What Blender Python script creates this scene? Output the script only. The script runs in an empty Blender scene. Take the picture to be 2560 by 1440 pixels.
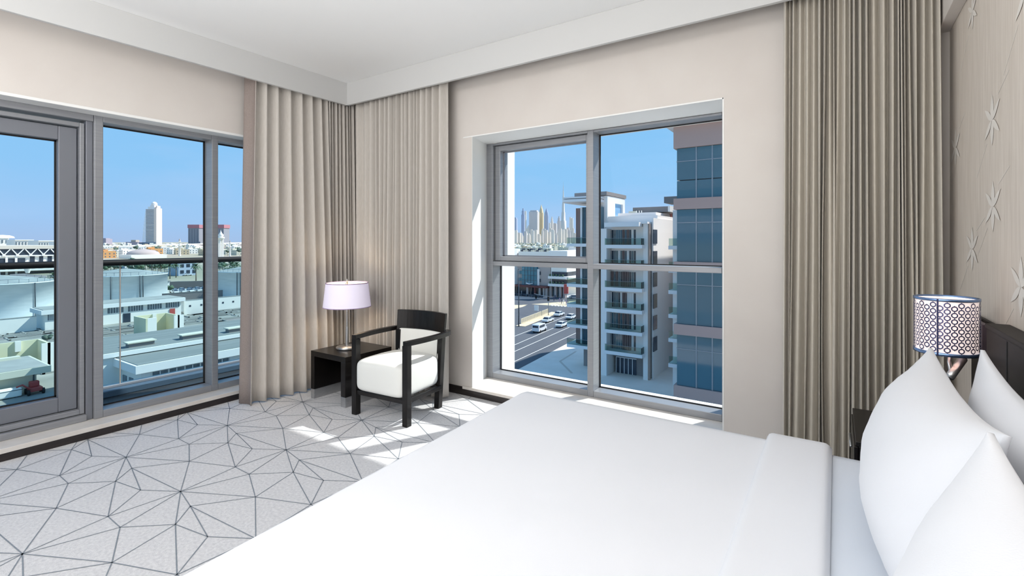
import bpy, bmesh, math, random
from math import sin, cos, pi, radians, sqrt, atan2
from mathutils import Vector, Matrix

# ------------------------------------------------------------------ camera, sky, sun, lights, exposure
SC = bpy.context.scene
COL = SC.collection
FPX, Y0, YAW, EYE = 1216.0, 603.0, radians(33.67), 1.4
cam_d = bpy.data.cameras.new('camera')
cam_d.sensor_width = 36.0
cam_d.lens = FPX / 2560 * 36.0
cam_d.shift_y = -(720 - Y0) / 2560
cam_d.clip_start = 0.05
cam_d.clip_end = 30000
cam = bpy.data.objects.new('camera', cam_d)
COL.objects.link(cam)
cam.location = (0, 0, EYE)
cam.rotation_euler = (pi / 2, 0, YAW)
SC.camera = cam

def lin(c):
    if isinstance(c, str):
        c = c.lstrip('#')
        c = tuple(int(c[i:i + 2], 16) / 255 for i in (0, 2, 4))
    return tuple((x / 12.92 if x <= .04045 else ((x + .055) / 1.055) ** 2.4) for x in c) + (1.0,)

W = bpy.data.worlds.new('sky')
SC.world = W
W.use_nodes = True
nt = W.node_tree
nt.nodes.clear()
out = nt.nodes.new('ShaderNodeOutputWorld')
bg = nt.nodes.new('ShaderNodeBackground')
tc = nt.nodes.new('ShaderNodeTexCoord')
sep = nt.nodes.new('ShaderNodeSeparateXYZ')
rmp = nt.nodes.new('ShaderNodeValToRGB')
nt.links.new(tc.outputs['Generated'], sep.inputs[0])
nt.links.new(sep.outputs['Z'], rmp.inputs[0])
els = rmp.color_ramp.elements
els[0].position = 0.0
els[0].color = lin('#a9c3e6')
els[1].position = 1.0
els[1].color = lin('#6fa6e2')
for p, c in ((0.04, '#a3c9f0'), (0.12, '#93c8f2'), (0.30, '#86c4f3')):
    e = els.new(p)
    e.color = lin(c)
mp = nt.nodes.new('ShaderNodeMapping')
mp.inputs['Scale'].default_value = (2.2, 2.2, 9)
nz = nt.nodes.new('ShaderNodeTexNoise')
nz.inputs['Scale'].default_value = 1.3
nz.inputs['Detail'].default_value = 5
cr = nt.nodes.new('ShaderNodeMapRange')
cr.inputs['From Min'].default_value = .5
cr.inputs['From Max'].default_value = .85
cr.inputs['To Max'].default_value = .35
mx = nt.nodes.new('ShaderNodeMix')
mx.data_type = 'RGBA'
mx.inputs['B'].default_value = lin('#c9d6f2')
nt.links.new(tc.outputs['Generated'], mp.inputs[0])
nt.links.new(mp.outputs[0], nz.inputs['Vector'])
nt.links.new(nz.outputs[0], cr.inputs[0])
nt.links.new(cr.outputs[0], mx.inputs['Factor'])
nt.links.new(rmp.outputs[0], mx.inputs['A'])
nt.links.new(mx.outputs['Result'], bg.inputs[0])
bg.inputs[1].default_value = 1.08
nt.links.new(bg.outputs[0], out.inputs[0])

sun_d = bpy.data.lights.new('sun', 'SUN')
sun_d.energy = 6.6
sun_d.angle = radians(.8)
sun_d.color = (1, .955, .88)
sun = bpy.data.objects.new('sun', sun_d)
COL.objects.link(sun)
sun.location = (60, 90, 110)
sun.rotation_euler = Vector((0.5, 1.0, 1.164)).to_track_quat('Z', 'Y').to_euler()

def area(name, loc, size, power, color, direction):
    d = bpy.data.lights.new(name, 'AREA')
    d.shape = 'RECTANGLE'
    d.size, d.size_y = size
    d.energy = power
    d.color = color
    o = bpy.data.objects.new(name, d)
    COL.objects.link(o)
    o.location = loc
    o.rotation_euler = Vector(direction).to_track_quat('-Z', 'Y').to_euler()
    return o
# unseen fill lights added to brighten the room: high, upward and broad ones
area('fill_high', (-1.8, -1.1, 2.72), (3.8, .8), 50, (1, .995, .985), (-.05, 1, -.30))
area('fill_up', (-1.4, -.7, 1.7), (2.6, 1.4), 88, (1, 1, 1), (0, .25, 1))
area('fill_broad', (-1.9, -2.9, 1.2), (4.2, 2.0), 36, (1, 1, 1), (0, 1, 0))

SC.view_settings.view_transform = 'Standard'
SC.view_settings.look = 'None'
SC.view_settings.gamma = 1
SC.view_settings.use_curve_mapping = False
SC.view_settings.exposure = 0.0

# ------------------------------------------------------------------ helpers
FW = Vector((-sin(YAW), cos(YAW), 0))
RT = Vector((cos(YAW), sin(YAW), 0))

def ray(u, v):
    return FW + RT * ((u - 1280) / FPX) + Vector((0, 0, (Y0 - v) / FPX))
def pz(u, v, z):
    d = ray(u, v)
    return Vector((0, 0, EYE)) + d * ((z - EYE) / d.z)
def px(u, v, x):
    d = ray(u, v)
    return Vector((0, 0, EYE)) + d * (x / d.x)
def py(u, v, y):
    d = ray(u, v)
    return Vector((0, 0, EYE)) + d * (y / d.y)
def pt(u, v, t):
    return Vector((0, 0, EYE)) + ray(u, v) * t

class MB:
    def __init__(s):
        s.v, s.f, s.m, s.sm = [], [], [], []
    def add(s, vs, fs, mi=0, smooth=False):
        b = len(s.v)
        s.v += [tuple(p) for p in vs]
        for f in fs:
            s.f.append([b + i for i in f])
            s.m.append(mi)
            s.sm.append(smooth)
        return s
    def box(s, x0, x1, y0, y1, z0, z1, mi=0):
        if x0 > x1: x0, x1 = x1, x0
        if y0 > y1: y0, y1 = y1, y0
        if z0 > z1: z0, z1 = z1, z0
        return s.add([(x0, y0, z0), (x1, y0, z0), (x1, y1, z0), (x0, y1, z0), (x0, y0, z1), (x1, y0, z1), (x1, y1, z1), (x0, y1, z1)],
                     [(0, 3, 2, 1), (4, 5, 6, 7), (0, 1, 5, 4), (1, 2, 6, 5), (2, 3, 7, 6), (3, 0, 4, 7)], mi)
    def bar(s, a, b, w, h, mi=0, up=(0, 0, 1)):
        a, b = Vector(a), Vector(b)
        d = (b - a).normalized()
        upv = Vector(up)
        if abs(d.dot(upv)) > .99: upv = Vector((0, 1, 0))
        sd = d.cross(upv).normalized() * (w / 2)
        uu = sd.normalized().cross(d).normalized() * (h / 2)
        P = [a - sd - uu, a + sd - uu, a + sd + uu, a - sd + uu, b - sd - uu, b + sd - uu, b + sd + uu, b - sd + uu]
        return s.add(P, [(3, 2, 1, 0), (4, 5, 6, 7), (0, 1, 5, 4), (1, 2, 6, 5), (2, 3, 7, 6), (3, 0, 4, 7)], mi)
    def prism(s, poly, z0, z1, mi=0, mtop=None):
        n = len(poly)
        vs = [(p[0], p[1], z0) for p in poly] + [(p[0], p[1], z1) for p in poly]
        s.add(vs, [tuple(reversed(range(n)))] + [(i, (i + 1) % n, n + (i + 1) % n, n + i) for i in range(n)], mi)
        return s.add(vs[n:], [tuple(range(n))], mi if mtop is None else mtop)
    def lathe(s, prof, c=(0, 0, 0), n=32, mi=0, smooth=True, sx=1, sy=1):
        vs, fs = [], []
        for r, z in prof:
            for i in range(n):
                a = 2 * pi * i / n
                vs.append((c[0] + r * sx * cos(a), c[1] + r * sy * sin(a), c[2] + z))
        for k in range(len(prof) - 1):
            for i in range(n):
                j = (i + 1) % n
                fs.append((k * n + i, k * n + j, (k + 1) * n + j, (k + 1) * n + i))
        return s.add(vs, fs, mi, smooth)
    def cyl(s, c, r, z0, z1, n=24, mi=0, r2=None):
        r2 = r if r2 is None else r2
        s.lathe([(r, z0), (r2, z1)], c, n, mi)
        b = [(c[0] + r * cos(2 * pi * i / n), c[1] + r * sin(2 * pi * i / n), c[2] + z0) for i in range(n)]
        t = [(c[0] + r2 * cos(2 * pi * i / n), c[1] + r2 * sin(2 * pi * i / n), c[2] + z1) for i in range(n)]
        s.add(b, [tuple(reversed(range(n)))], mi)
        return s.add(t, [tuple(range(n))], mi)
    def tube(s, pts, r, n=8, mi=0, r2=None):
        pts = [Vector(p) for p in pts]
        vs, fs = [], []
        L = len(pts)
        for k, p in enumerate(pts):
            d = (pts[min(k + 1, L - 1)] - pts[max(k - 1, 0)]).normalized()
            u = Vector((0, 0, 1)) if abs(d.z) < .9 else Vector((1, 0, 0))
            a = d.cross(u).normalized()
            b = d.cross(a).normalized()
            rr = r if r2 is None else r + (r2 - r) * k / (L - 1)
            for i in range(n):
                t = 2 * pi * i / n
                vs.append(p + (a * cos(t) + b * sin(t)) * rr)
        for k in range(L - 1):
            for i in range(n):
                j = (i + 1) % n
                fs.append((k * n + i, k * n + j, (k + 1) * n + j, (k + 1) * n + i))
        fs.append(tuple(reversed(range(n))))
        fs.append(tuple((L - 1) * n + i for i in range(n)))
        return s.add(vs, fs, mi, True)
    def grid(s, fn, nu, nv, mi=0, smooth=True, closeu=False):
        vs = [fn(i / nu, j / nv) for j in range(nv + 1) for i in range(nu + (0 if closeu else 1))]
        w = nu + (0 if closeu else 1)
        fs = []
        for j in range(nv):
            for i in range(nu):
                k = (i + 1) % w if closeu else i + 1
                fs.append((j * w + i, j * w + k, (j + 1) * w + k, (j + 1) * w + i))
        return s.add(vs, fs, mi, smooth)
    def sphere(s, c, r, n=12, m=8, mi=0, sz=1, jit=0, rnd=None):
        def fn(a, b):
            k = 1 + (rnd.uniform(-jit, jit) if rnd else 0)
            th, ph = 2 * pi * a, pi * (b - .5)
            return (c[0] + r * k * cos(th) * cos(ph), c[1] + r * k * sin(th) * cos(ph), c[2] + r * sz * k * sin(ph))
        return s.grid(fn, n, m, mi, True, True)
    def build(s, name, mats, parent=None, bevel=0, seg=2, local=False):
        me = bpy.data.meshes.new(name)
        o_ = Vector((0, 0, 0))
        if parent is not None and not local: o_ = wloc(parent)
        me.from_pydata([tuple(Vector(p) - o_) for p in s.v], [], s.f)
        for m in (mats if isinstance(mats, (list, tuple)) else [mats]):
            me.materials.append(m)
        me.polygons.foreach_set('material_index', s.m)
        me.polygons.foreach_set('use_smooth', s.sm)
        me.update()
        o = bpy.data.objects.new(name, me)
        COL.objects.link(o)
        if parent is not None: o.parent = parent
        if bevel:
            b = o.modifiers.new('soft_edge', 'BEVEL')
            b.width = bevel
            b.segments = seg
            b.limit_method = 'ANGLE'
            b.angle_limit = radians(35)
        return o

def wloc(o):
    p = Vector((0, 0, 0))
    while o is not None:
        p += o.location
        o = o.parent
    return p
def tag(o, label=None, cat=None, group=None, kind=None):
    if label: o['label'] = label
    if cat: o['category'] = cat
    if group: o['group'] = group
    if kind: o['kind'] = kind
    return o
def empty(name, loc=(0, 0, 0), rz=0):
    o = bpy.data.objects.new(name, None)
    o.empty_display_size = .1
    o.location = loc
    o.rotation_euler = (0, 0, rz)
    COL.objects.link(o)
    return o
def thing(name, label, cat, loc=(0, 0, 0), rz=0, group=None):
    return tag(empty(name, loc, rz), label, cat, group)
def copy_tree(o, parent=None):
    c = o.copy()
    COL.objects.link(c)
    c.parent = parent
    for ch in list(o.children): copy_tree(ch, c)
    return c
def struct(name, mb, m, parent=None, bevel=0):
    o = mb.build(name, m, parent, bevel)
    if parent is None: o['kind'] = 'structure'
    return o
def B(*a, mi=0):
    return MB().box(*a, mi=mi)

# ------------------------------------------------------------------ materials
def mat(name, color, rough=.5, metal=0, spec=.5, var=None, scale=8, stretch=(1, 1, 1), detail=4, bump=0, bscale=None, coat=0, sheen=0, emit=None, estr=0, trans=0):
    m = bpy.data.materials.new(name)
    m.use_nodes = True
    n = m.node_tree
    b = n.nodes['Principled BSDF']
    b.inputs['Base Color'].default_value = lin(color)
    b.inputs['Roughness'].default_value = rough
    b.inputs['Metallic'].default_value = metal
    b.inputs['Specular IOR Level'].default_value = spec
    b.inputs['Coat Weight'].default_value = coat
    b.inputs['Coat Roughness'].default_value = .12
    b.inputs['Sheen Weight'].default_value = sheen
    if emit:
        b.inputs['Emission Color'].default_value = lin(emit)
        b.inputs['Emission Strength'].default_value = estr
    if var or bump:
        t = n.nodes.new('ShaderNodeTexCoord')
        p = n.nodes.new('ShaderNodeMapping')
        p.inputs['Scale'].default_value = stretch
        z = n.nodes.new('ShaderNodeTexNoise')
        z.inputs['Scale'].default_value = scale
        z.inputs['Detail'].default_value = detail
        n.links.new(t.outputs['Object'], p.inputs[0])
        n.links.new(p.outputs[0], z.inputs['Vector'])
        if var:
            r = n.nodes.new('ShaderNodeValToRGB')
            r.color_ramp.elements[0].position = .32
            r.color_ramp.elements[0].color = lin(var)
            r.color_ramp.elements[1].position = .68
            r.color_ramp.elements[1].color = lin(color)
            n.links.new(z.outputs[0], r.inputs[0])
            n.links.new(r.outputs[0], b.inputs['Base Color'])
        if bump:
            q = z
            if bscale:
                q = n.nodes.new('ShaderNodeTexNoise')
                q.inputs['Scale'].default_value = bscale
                q.inputs['Detail'].default_value = 3
                n.links.new(p.outputs[0], q.inputs['Vector'])
            u = n.nodes.new('ShaderNodeBump')
            u.inputs['Strength'].default_value = bump
            u.inputs['Distance'].default_value = .004
            n.links.new(q.outputs[0], u.inputs['Height'])
            n.links.new(u.outputs[0], b.inputs['Normal'])
    return m

def glass(name, tint, refl=.05, rough=0.0):
    m = bpy.data.materials.new(name)
    m.use_nodes = True
    n = m.node_tree
    n.nodes.clear()
    o = n.nodes.new('ShaderNodeOutputMaterial')
    t = n.nodes.new('ShaderNodeBsdfTransparent')
    t.inputs[0].default_value = lin(tint)
    g = n.nodes.new('ShaderNodeBsdfGlossy')
    g.inputs['Roughness'].default_value = rough
    g.inputs[0].default_value = (1, 1, 1, 1)
    f = n.nodes.new('ShaderNodeFresnel')
    f.inputs[0].default_value = 1.3
    k = n.nodes.new('ShaderNodeMath')
    k.operation = 'MULTIPLY'
    k.inputs[1].default_value = refl / .05
    k.use_clamp = True
    x = n.nodes.new('ShaderNodeMixShader')
    n.links.new(f.outputs[0], k.inputs[0])
    n.links.new(k.outputs[0], x.inputs[0])
    n.links.new(t.outputs[0], x.inputs[1])
    n.links.new(g.outputs[0], x.inputs[2])
    n.links.new(x.outputs[0], o.inputs[0])
    return m

M = dict(
    wall=mat('painted_wall', '#d8d2cc', .8, var='#d4cdc7', scale=3),
    reveal=mat('white_reveal_paint', '#ececea', .6),
    white=mat('ceiling_paint', '#f3f3f2', .75),
    pelmet=mat('pelmet_paint', '#c8c8c7', .7),
    carpet=mat('wool_carpet', '#d6d5d6', .95, var='#bfbec1', scale=70, detail=6, bump=.6, bscale=260, sheen=.3),
    carpetline=mat('carpet_line_yarn', '#858c94', .95, var='#79818a', scale=60, bump=.4),
    base=mat('dark_baseboard_wood', '#2b2322', .45, var='#1e1817', scale=6, stretch=(1, 1, 12), coat=.2),
    sill=mat('pale_marble', '#e3ded8', .22, var='#d6cfc7', scale=5, detail=8),
    alu=mat('brushed_aluminium', '#9a9ca0', .42, .35, var='#919398', scale=4, stretch=(1, 1, 20)),
    aluin=mat('aluminium_rebate', '#7d8088', .45, .3),
    gasket=mat('rubber_gasket', '#17181b', .7),
    glass=glass('window_glass', '#f8fbfd', .004),
    balglass=glass('balustrade_glass', '#ebf6f7', .02),
    rail=mat('dark_handrail', '#121417', .6, spec=.2),
    blind=mat('balcony_tile', '#2c3236', .5, var='#23282c', scale=3),
    kerb=mat('balcony_kerb', '#50687c', .4, .3),
    ext=mat('white_render', '#f2f0ec', .8),
    curtain=mat('taupe_curtain', '#c9c3bc', .85, var='#c2bcb4', scale=120, stretch=(1, 1, .15), bump=.08, sheen=.3),
    curtain2=mat('grey_beige_curtain', '#cfc8bc', .85, var='#c6bfb2', scale=120, stretch=(1, 1, .15), bump=.08, sheen=.25),
    lining=mat('curtain_lining', '#978b85', .85, var='#8f837d', scale=100, bump=.2),
    wood=mat('espresso_wood', '#14100f', .34, spec=.3, var='#0d0a0a', scale=5, stretch=(14, 14, 1), coat=.18),
    steel=mat('brushed_steel', '#c3c4c5', .28, .9, var='#b4b5b7', scale=20, stretch=(1, 1, 12)),
    leather=mat('cream_leather', '#ebebe6', .55, bump=.12, scale=240),
    shade=mat('lamp_shade_cloth', '#ece6f2', .8, emit='#e4d8fb', estr=.28),
    shadein=mat('lamp_shade_lining', '#f2e2cd', .8, emit='#ffe6c4', estr=.25),
    linen=mat('white_linen', '#dfe1e6', .8, bump=.06, scale=300, sheen=.2),
    sheet=mat('white_sheet', '#d6dde7', .8, bump=.06, scale=300),
    hb=mat('dark_headboard', '#1e1a19', .5, spec=.25, var='#151211', scale=6, stretch=(1, 1, 10)),
    paper=mat('wallpaper', '#d8cfc5', .75, var='#cbc1b6', scale=14, stretch=(6, 6, .35), detail=6, bump=.15),
    flower=mat('wallpaper_print', '#e0dbd4', .7),
    lattice=mat('sconce_metal', '#4a4f78', .3, .6),
    rim=mat('sconce_rim', '#7d9ac6', .22, .85),
    diffuser=mat('sconce_diffuser', '#fff3ee', .6, emit='#ffe9e0', estr=.52),
)
# ------------------------------------------------------------------ room shell
XL, YB, XR, YF = -4.416, 3.453, 0.505, -3.0     # left wall, window wall, headboard wall, wall behind the camera
ZC, ZP = 3.0, 2.777                              # ceiling, bottom of the curtain pelmet
ZH = 2.335                                       # window heads
floor = struct('floor', B(XL - .4, XR + .2, YF - .2, YB + .3, -.2, 0), M['carpet'])
struct('ceiling', B(XL - .4, XR + .2, YF - .2, YB + .7, ZC, ZC + .2), M['white'])

# carpet: woven pattern of a repeating net of lines (lattice measured on the floor)
A_, B_ = Vector((.7775, 0, 0)), Vector((-.020, .639, 0))
ND = dict(S=(0, 0), A=(.211, -.040), B=(.573, -.118), C=(.333, -.158), K=(.748, -.317), L=(.913, -.319), M=(1.203, -.439))
EDG = [('S', 'A', 0, 0), ('S', 'C', 0, 0), ('A', 'B', 0, 0), ('A', 'C', 0, 0), ('C', 'B', 0, 0), ('B', 'S', 1, 0), ('A', 'S', 1, 0),
       ('B', 'K', 0, 0), ('C', 'K', 0, 0), ('K', 'L', 0, 0), ('L', 'M', 0, 0), ('S', 'K', -1, 1), ('S', 'L', -1, 1), ('S', 'M', -1, 1),
       ('A', 'M', -1, 1), ('S', 'K', -1, 0), ('S', 'L', -1, 0), ('S', 'M', -2, 1), ('C', 'L', -1, 0), ('C', 'M', -1, 0), ('K', 'M', -1, 0)]
ln = MB()
S0 = Vector((-3.827, 1.236, 0))
for i in range(-3, 7):
    for j in range(-7, 5):
        o = S0 + A_ * i + B_ * j
        for a, b, di, dj in EDG:
            p = o + Vector((*ND[a], 0))
            q = o + A_ * di + B_ * dj + Vector((*ND[b], 0))
            if min(p.x, q.x) < XL or max(p.x, q.x) > XR or max(p.y, q.y) > YB or min(p.y, q.y) < YF:
                # clip to the room
                t0, t1 = 0.0, 1.0
                for k, lo, hi in ((0, XL, XR), (1, YF, YB)):
                    d = q[k] - p[k]
                    if abs(d) < 1e-9: continue
                    ta, tb = (lo - p[k]) / d, (hi - p[k]) / d
                    if ta > tb: ta, tb = tb, ta
                    t0, t1 = max(t0, ta), min(t1, tb)
                if t0 >= t1: continue
                p, q = p.lerp(q, t0), p.lerp(q, t1)
            d = (q - p).normalized()
            n_ = Vector((-d.y, d.x, 0)) * .0027
            z = Vector((0, 0, .0012))
            ln.add([p - n_ + z, q - n_ + z, q + n_ + z, p + n_ + z], [(0, 1, 2, 3)])
o = ln.build('carpet_pattern', M['carpetline'], floor)
o['kind'] = 'stuff'
o['label'] = 'blue grey line net woven into the carpet'

# wall_left with its window opening, lengthened out of view for daylight: sill low, head at ZH
LY0, LY1 = -1.6, 2.98
struct('wall_left', B(XL - .30, XL, YF - .2, YB + .75, ZH, ZC).box(XL - .30, XL, YF - .2, LY0, 0, ZH).box(XL - .30, XL, LY1, YB + .75, 0, ZH).box(XL - .30, XL, LY0, LY1, -.2, .05), M['wall'])
struct('trim_left_head', B(XL - .15, XL + .004, LY0, LY1, ZH - .004, ZH + .018), M['reveal'], bevel=.004)
# wall_back with one window opening, splayed on its left side
BX0, BX1, BX0o = -2.735, -.62, -2.835
YO = 4.12
wb = B(BX1, XR + .3, YB, YO, 0, ZC).box(BX0, BX1, YB, YO, ZH + .015, ZC).box(BX0, BX1, YB, YB + .3, -.2, .06)
wb.prism([(XL, YB), (BX0, YB), (BX0o, 3.80), (BX0o, YO), (XL, YO)], 0, ZC)
struct('wall_back', wb, M['wall'])
rv = MB().add([(BX0 - .001, YB, .075), (BX0o + .001, 3.8, .075), (BX0o + .001, 3.8, ZH + .015), (BX0 - .001, YB, ZH + .015), (BX0 + .005, YB, .075), (BX0o + .007, 3.8, .075), (BX0o + .007, 3.8, ZH + .015), (BX0 + .005, YB, ZH + .015)],
             [(4, 5, 6, 7), (0, 3, 2, 1), (0, 4, 7, 3), (3, 7, 6, 2), (0, 1, 5, 4)])
rv.box(BX0o, BX1, YB - .002, 3.80, ZH + .006, ZH + .016).box(BX1 - .006, BX1 + .004, YB - .002, 3.8, .075, ZH + .015)
struct('trim_window_reveal', rv, M['reveal'])
rwall = struct('wall_right', B(XR, XR + .2, YF - .2, YB, 0, ZC), M['paper'])
struct('wall_front', B(XL - .4, XR + .2, YF - .2, YF, 0, ZC), M['wall'])
# curtain pelmets under the ceiling and the beam over the headboard wall
PD = .295
struct('trim_pelmet_left', B(XL + PD - .03, XL + PD, YF, YB - PD + .045, ZP, ZC), M['pelmet'], bevel=.003)
struct('trim_pelmet_back', B(XL + PD - .03, XR, YB - PD + .015, YB - PD + .045, ZP, ZC), M['pelmet'], bevel=.003)
struct('trim_beam_right', B(.452, XR, YF, YB, 2.517, ZC), M['wall'], bevel=.003)
# baseboards and marble sills
struct('baseboard_left', B(XL, XL + .014, YF, YB - .02, 0, .07), M['base'], bevel=.002)
struct('baseboard_back', B(XL + .02, XR, YB - .014, YB, 0, .073), M['base'], bevel=.002)
struct('baseboard_right', B(XR - .014, XR, YF, YB - .02, 0, .073), M['base'], bevel=.002)
struct('trim_sill_left', B(XL - .30, XL + .016, LY0, LY1, .05, .082), M['sill'], bevel=.003)
struct('trim_sill_back', B(BX0o, BX1, YB - .016, 3.84, .055, .08), M['sill'], bevel=.003)

# wallpaper print: pale six-petalled flowers and fine stems
def petal(mb, cy, cz, ang, ln_, w, e=0):
    P = []
    for k in range(9):
        t = k / 8
        P.append((t * ln_, w * sin(pi * t ** .8)))
    for k in range(7, 0, -1):
        P.append((P[k][0], -P[k][1]))
    ca, sa = cos(ang), sin(ang)
    mb.add([(XR - .0012 - e, cy + a * ca - b * sa, cz + a * sa + b * ca) for a, b in P], [tuple(range(len(P)))])
for cy, cz, s in ((2.604, 1.87, 1), (2.593, 1.534, 1), (2.937, 1.366, 1), (3.30, 1.873, 1), (2.25, 1.25, 1), (2.93, 2.42, .8), (2.2, 2.2, 1), (1.8, 1.62, 1)):
    mb = MB()
    for q, (a, l_, w) in enumerate(((90, .1, .024), (-90, .1, .024), (29, .125, .014), (151, .125, .014), (-29, .125, .014), (-151, .125, .014))):
        petal(mb, cy, cz, radians(a), l_ * s, w * s, q * .00025)
    mb.bar((XR - .0008, cy + .08, cz - .08), (XR - .0008, cy + .25, cz - .2), .0004, .0025)
    mb.bar((XR - .0008, cy - .08, cz + .08), (XR - .0008, cy - .22, cz + .13), .0004, .0025)
    o = mb.build('wallpaper_flower', M['flower'], rwall)

# ------------------------------------------------------------------ window_1: the window in the back wall
w1 = empty('window_1', (-1.73, 3.80, .08))
w1['kind'] = 'structure'
YG = 3.945
def fbox(parent, name, m, *a, bev=.004):
    return B(*a).build(name, m, parent, bev)
ZT0, ZT1 = 1.165, 1.207
zb, zt = .08, ZH + .006
fl, fr, mL, mR = BX0o, BX1 - .002, -1.762, -1.708
fbox(w1, 'frame_post', M['alu'], fl, -2.757, 3.80, YG + .02, zb, zt)
fbox(w1, 'frame_post', M['alu'], -.692, fr, 3.80, YG + .02, zb, zt)
fbox(w1, 'mullion', M['alu'], mL, mR, 3.80, YG + .02, zb, zt)
for a, b in ((-2.757, mL), (mR, -.692)):
    fbox(w1, 'frame_rail', M['alu'], a, b, 3.802, YG + .02, zb, .133)
    fbox(w1, 'frame_rail', M['alu'], a, b, 3.802, YG + .02, 2.322, zt)
fbox(w1, 'transom', M['alu'], -2.757, mL, 3.802, YG + .02, ZT0, ZT1)
fbox(w1, 'transom', M['alu'], mR, -.692, 3.795, YG + .02, ZT0, ZT1)
def gask(mb, x0, x1, z0, z1, y, t=.008):
    mb.box(x0, x1, y, y + .012, z0, z0 + t).box(x0, x1, y, y + .012, z1 - t, z1).box(x0, x0 + t, y, y + .012, z0, z1).box(x1 - t, x1, y, y + .012, z0, z1)
g = MB()
for a, b, c, d in ((-2.757, mL, .133, ZT0), (mR, -.692, .133, ZT0), (mR, -.692, ZT1, 2.322)):
    gask(g, a, b, c, d, YG - .012)
    B(a + .003, b - .003, YG, YG + .006, c + .003, d - .003).build('pane', M['glass'], w1)
g.build('gasket', M['gasket'], w1)
sash = MB()
sa, sb, sc, sd = -2.752, mL - .006, ZT1 + .005, 2.318
sw = .06
sash.box(sa, sa + sw, 3.835, YG + .02, sc, sd).box(sb - .022, sb, 3.835, YG + .02, sc, sd).box(sa + sw, sb - .022, 3.835, YG + .02, sc, sc + .043).box(sa + sw, sb - .022, 3.835, YG + .02, sd - .05, sd)
so = sash.build('opening_sash', M['alu'], w1, .004)
i_ = MB()
gask(i_, sa + sw, sb - .022, sc + .043, sd - .05, YG - .05, .01)
i_.build('glazing_bead', M['aluin'], so)
B(sa + sw, sb - .022, YG - .03, YG - .024, sc + .043, sd - .05).build('pane', M['glass'], so)
# outer white reveal and sill of the same window
er = B(BX0o - .06, BX0o + .03, YG + .03, YO + .14, .02, ZH).box(BX0o + .03, BX1 + .06, YG + .03, 4.085, .02, .116)
struct('trim_outer_reveal', er, M['ext'])

# ------------------------------------------------------------------ window_2 and the balcony door in the left wall
XF, XG = -4.56, -4.70
w2 = empty('window_2', (XF, 2.0, .08))
w2['kind'] = 'structure'
fbox(w2, 'mullion', M['alu'], XG - .03, XF, 1.28, 1.333, .082, ZH)
fbox(w2, 'mullion', M['alu'], XG - .03, XF, 2.094, 2.146, .082, ZH)
fbox(w2, 'frame_post', M['alu'], XG - .03, XF, 2.92, LY1, .082, ZH)
g = MB()
for a, b in ((1.333, 2.094), (2.146, 2.92)):
    fbox(w2, 'frame_rail', M['alu'], XG - .03, XF - .002, a, b, .082, .136)
    fbox(w2, 'frame_rail', M['alu'], XG - .03, XF - .002, a, b, 2.29, ZH)
    B(XG - .006, XG, a + .003, b - .003, .139, 2.287).build('pane', M['glass'], w2)
    y = XG
    g.box(y, y + .012, a, b, .136, .146).box(y, y + .012, a, b, 2.28, 2.29).box(y, y + .012, a, a + .01, .136, 2.29).box(y, y + .012, b - .012, b, .136, 2.29)
g.build('gasket', M['gasket'], w2)
d1 = empty('door_1', (XF, .75, .08))
d1['kind'] = 'structure'
dy0, dy1 = .20, 1.28
fbox(d1, 'door_frame', M['aluin'], XG - .03, XF - .03, 1.24, 1.279, .082, ZH)
fbox(d1, 'door_frame', M['aluin'], XG - .03, XF - .03, dy0, dy0 + .04, .082, ZH)
fbox(d1, 'door_frame', M['alu'], XG - .03, XF - .008, dy0, 1.279, 2.285, ZH)
fbox(d1, 'door_frame', M['alu'], XG - .03, XF - .012, dy0, 1.24, .082, .128)
fbox(d1, 'inner_frame', M['alu'], XG - .03, XF - .045, 1.208, 1.236, .132, 2.268)
fbox(d1, 'inner_frame', M['alu'], XG - .03, XF - .045, dy0 + .04, 1.208, 2.236, 2.268)
fbox(d1, 'inner_frame', M['alu'], XG - .03, XF - .045, dy0 + .04, 1.208, .132, .168)
lf = MB().box(XG - .03, XF - .085, 1.10, 1.203, .172, 2.23).box(XG - .03, XF - .085, dy0 + .05, dy0 + .15, .172, 2.23)
lf.box(XG - .03, XF - .085, dy0 + .15, 1.10, .172, .275).box(XG - .03, XF - .085, dy0 + .15, 1.10, 2.13, 2.23)
leaf = lf.build('door_leaf', M['aluin'], d1, .005)
B(XG - .012, XG - .004, dy0 + .15, 1.10, .275, 2.13).build('pane', M['glass'], leaf)
g = MB()
y = XG - .003
g.box(y, y + .01, dy0 + .15, 1.10, .275, .285).box(y, y + .01, dy0 + .15, 1.10, 2.12, 2.13).box(y, y + .01, 1.09, 1.10, .275, 2.13)
g.build('gasket', M['gasket'], leaf)
w3 = empty('window_added', (XF, -.7, .08))  # unseen extra window, added so more daylight comes in
w3['kind'] = 'structure'
fbox(w3, 'mullion', M['alu'], XG - .03, XF, .14, .198, .082, ZH)
fbox(w3, 'frame_post', M['alu'], XG - .03, XF, LY0, LY0 + .06, .082, ZH)
fbox(w3, 'frame_rail', M['alu'], XG - .03, XF - .002, LY0 + .06, .14, .082, .136)
fbox(w3, 'frame_rail', M['alu'], XG - .03, XF - .002, LY0 + .06, .14, 2.29, ZH)
B(XG - .006, XG, LY0 + .06, .14, .136, 2.29).build('pane', M['glass'], w3)

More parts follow.
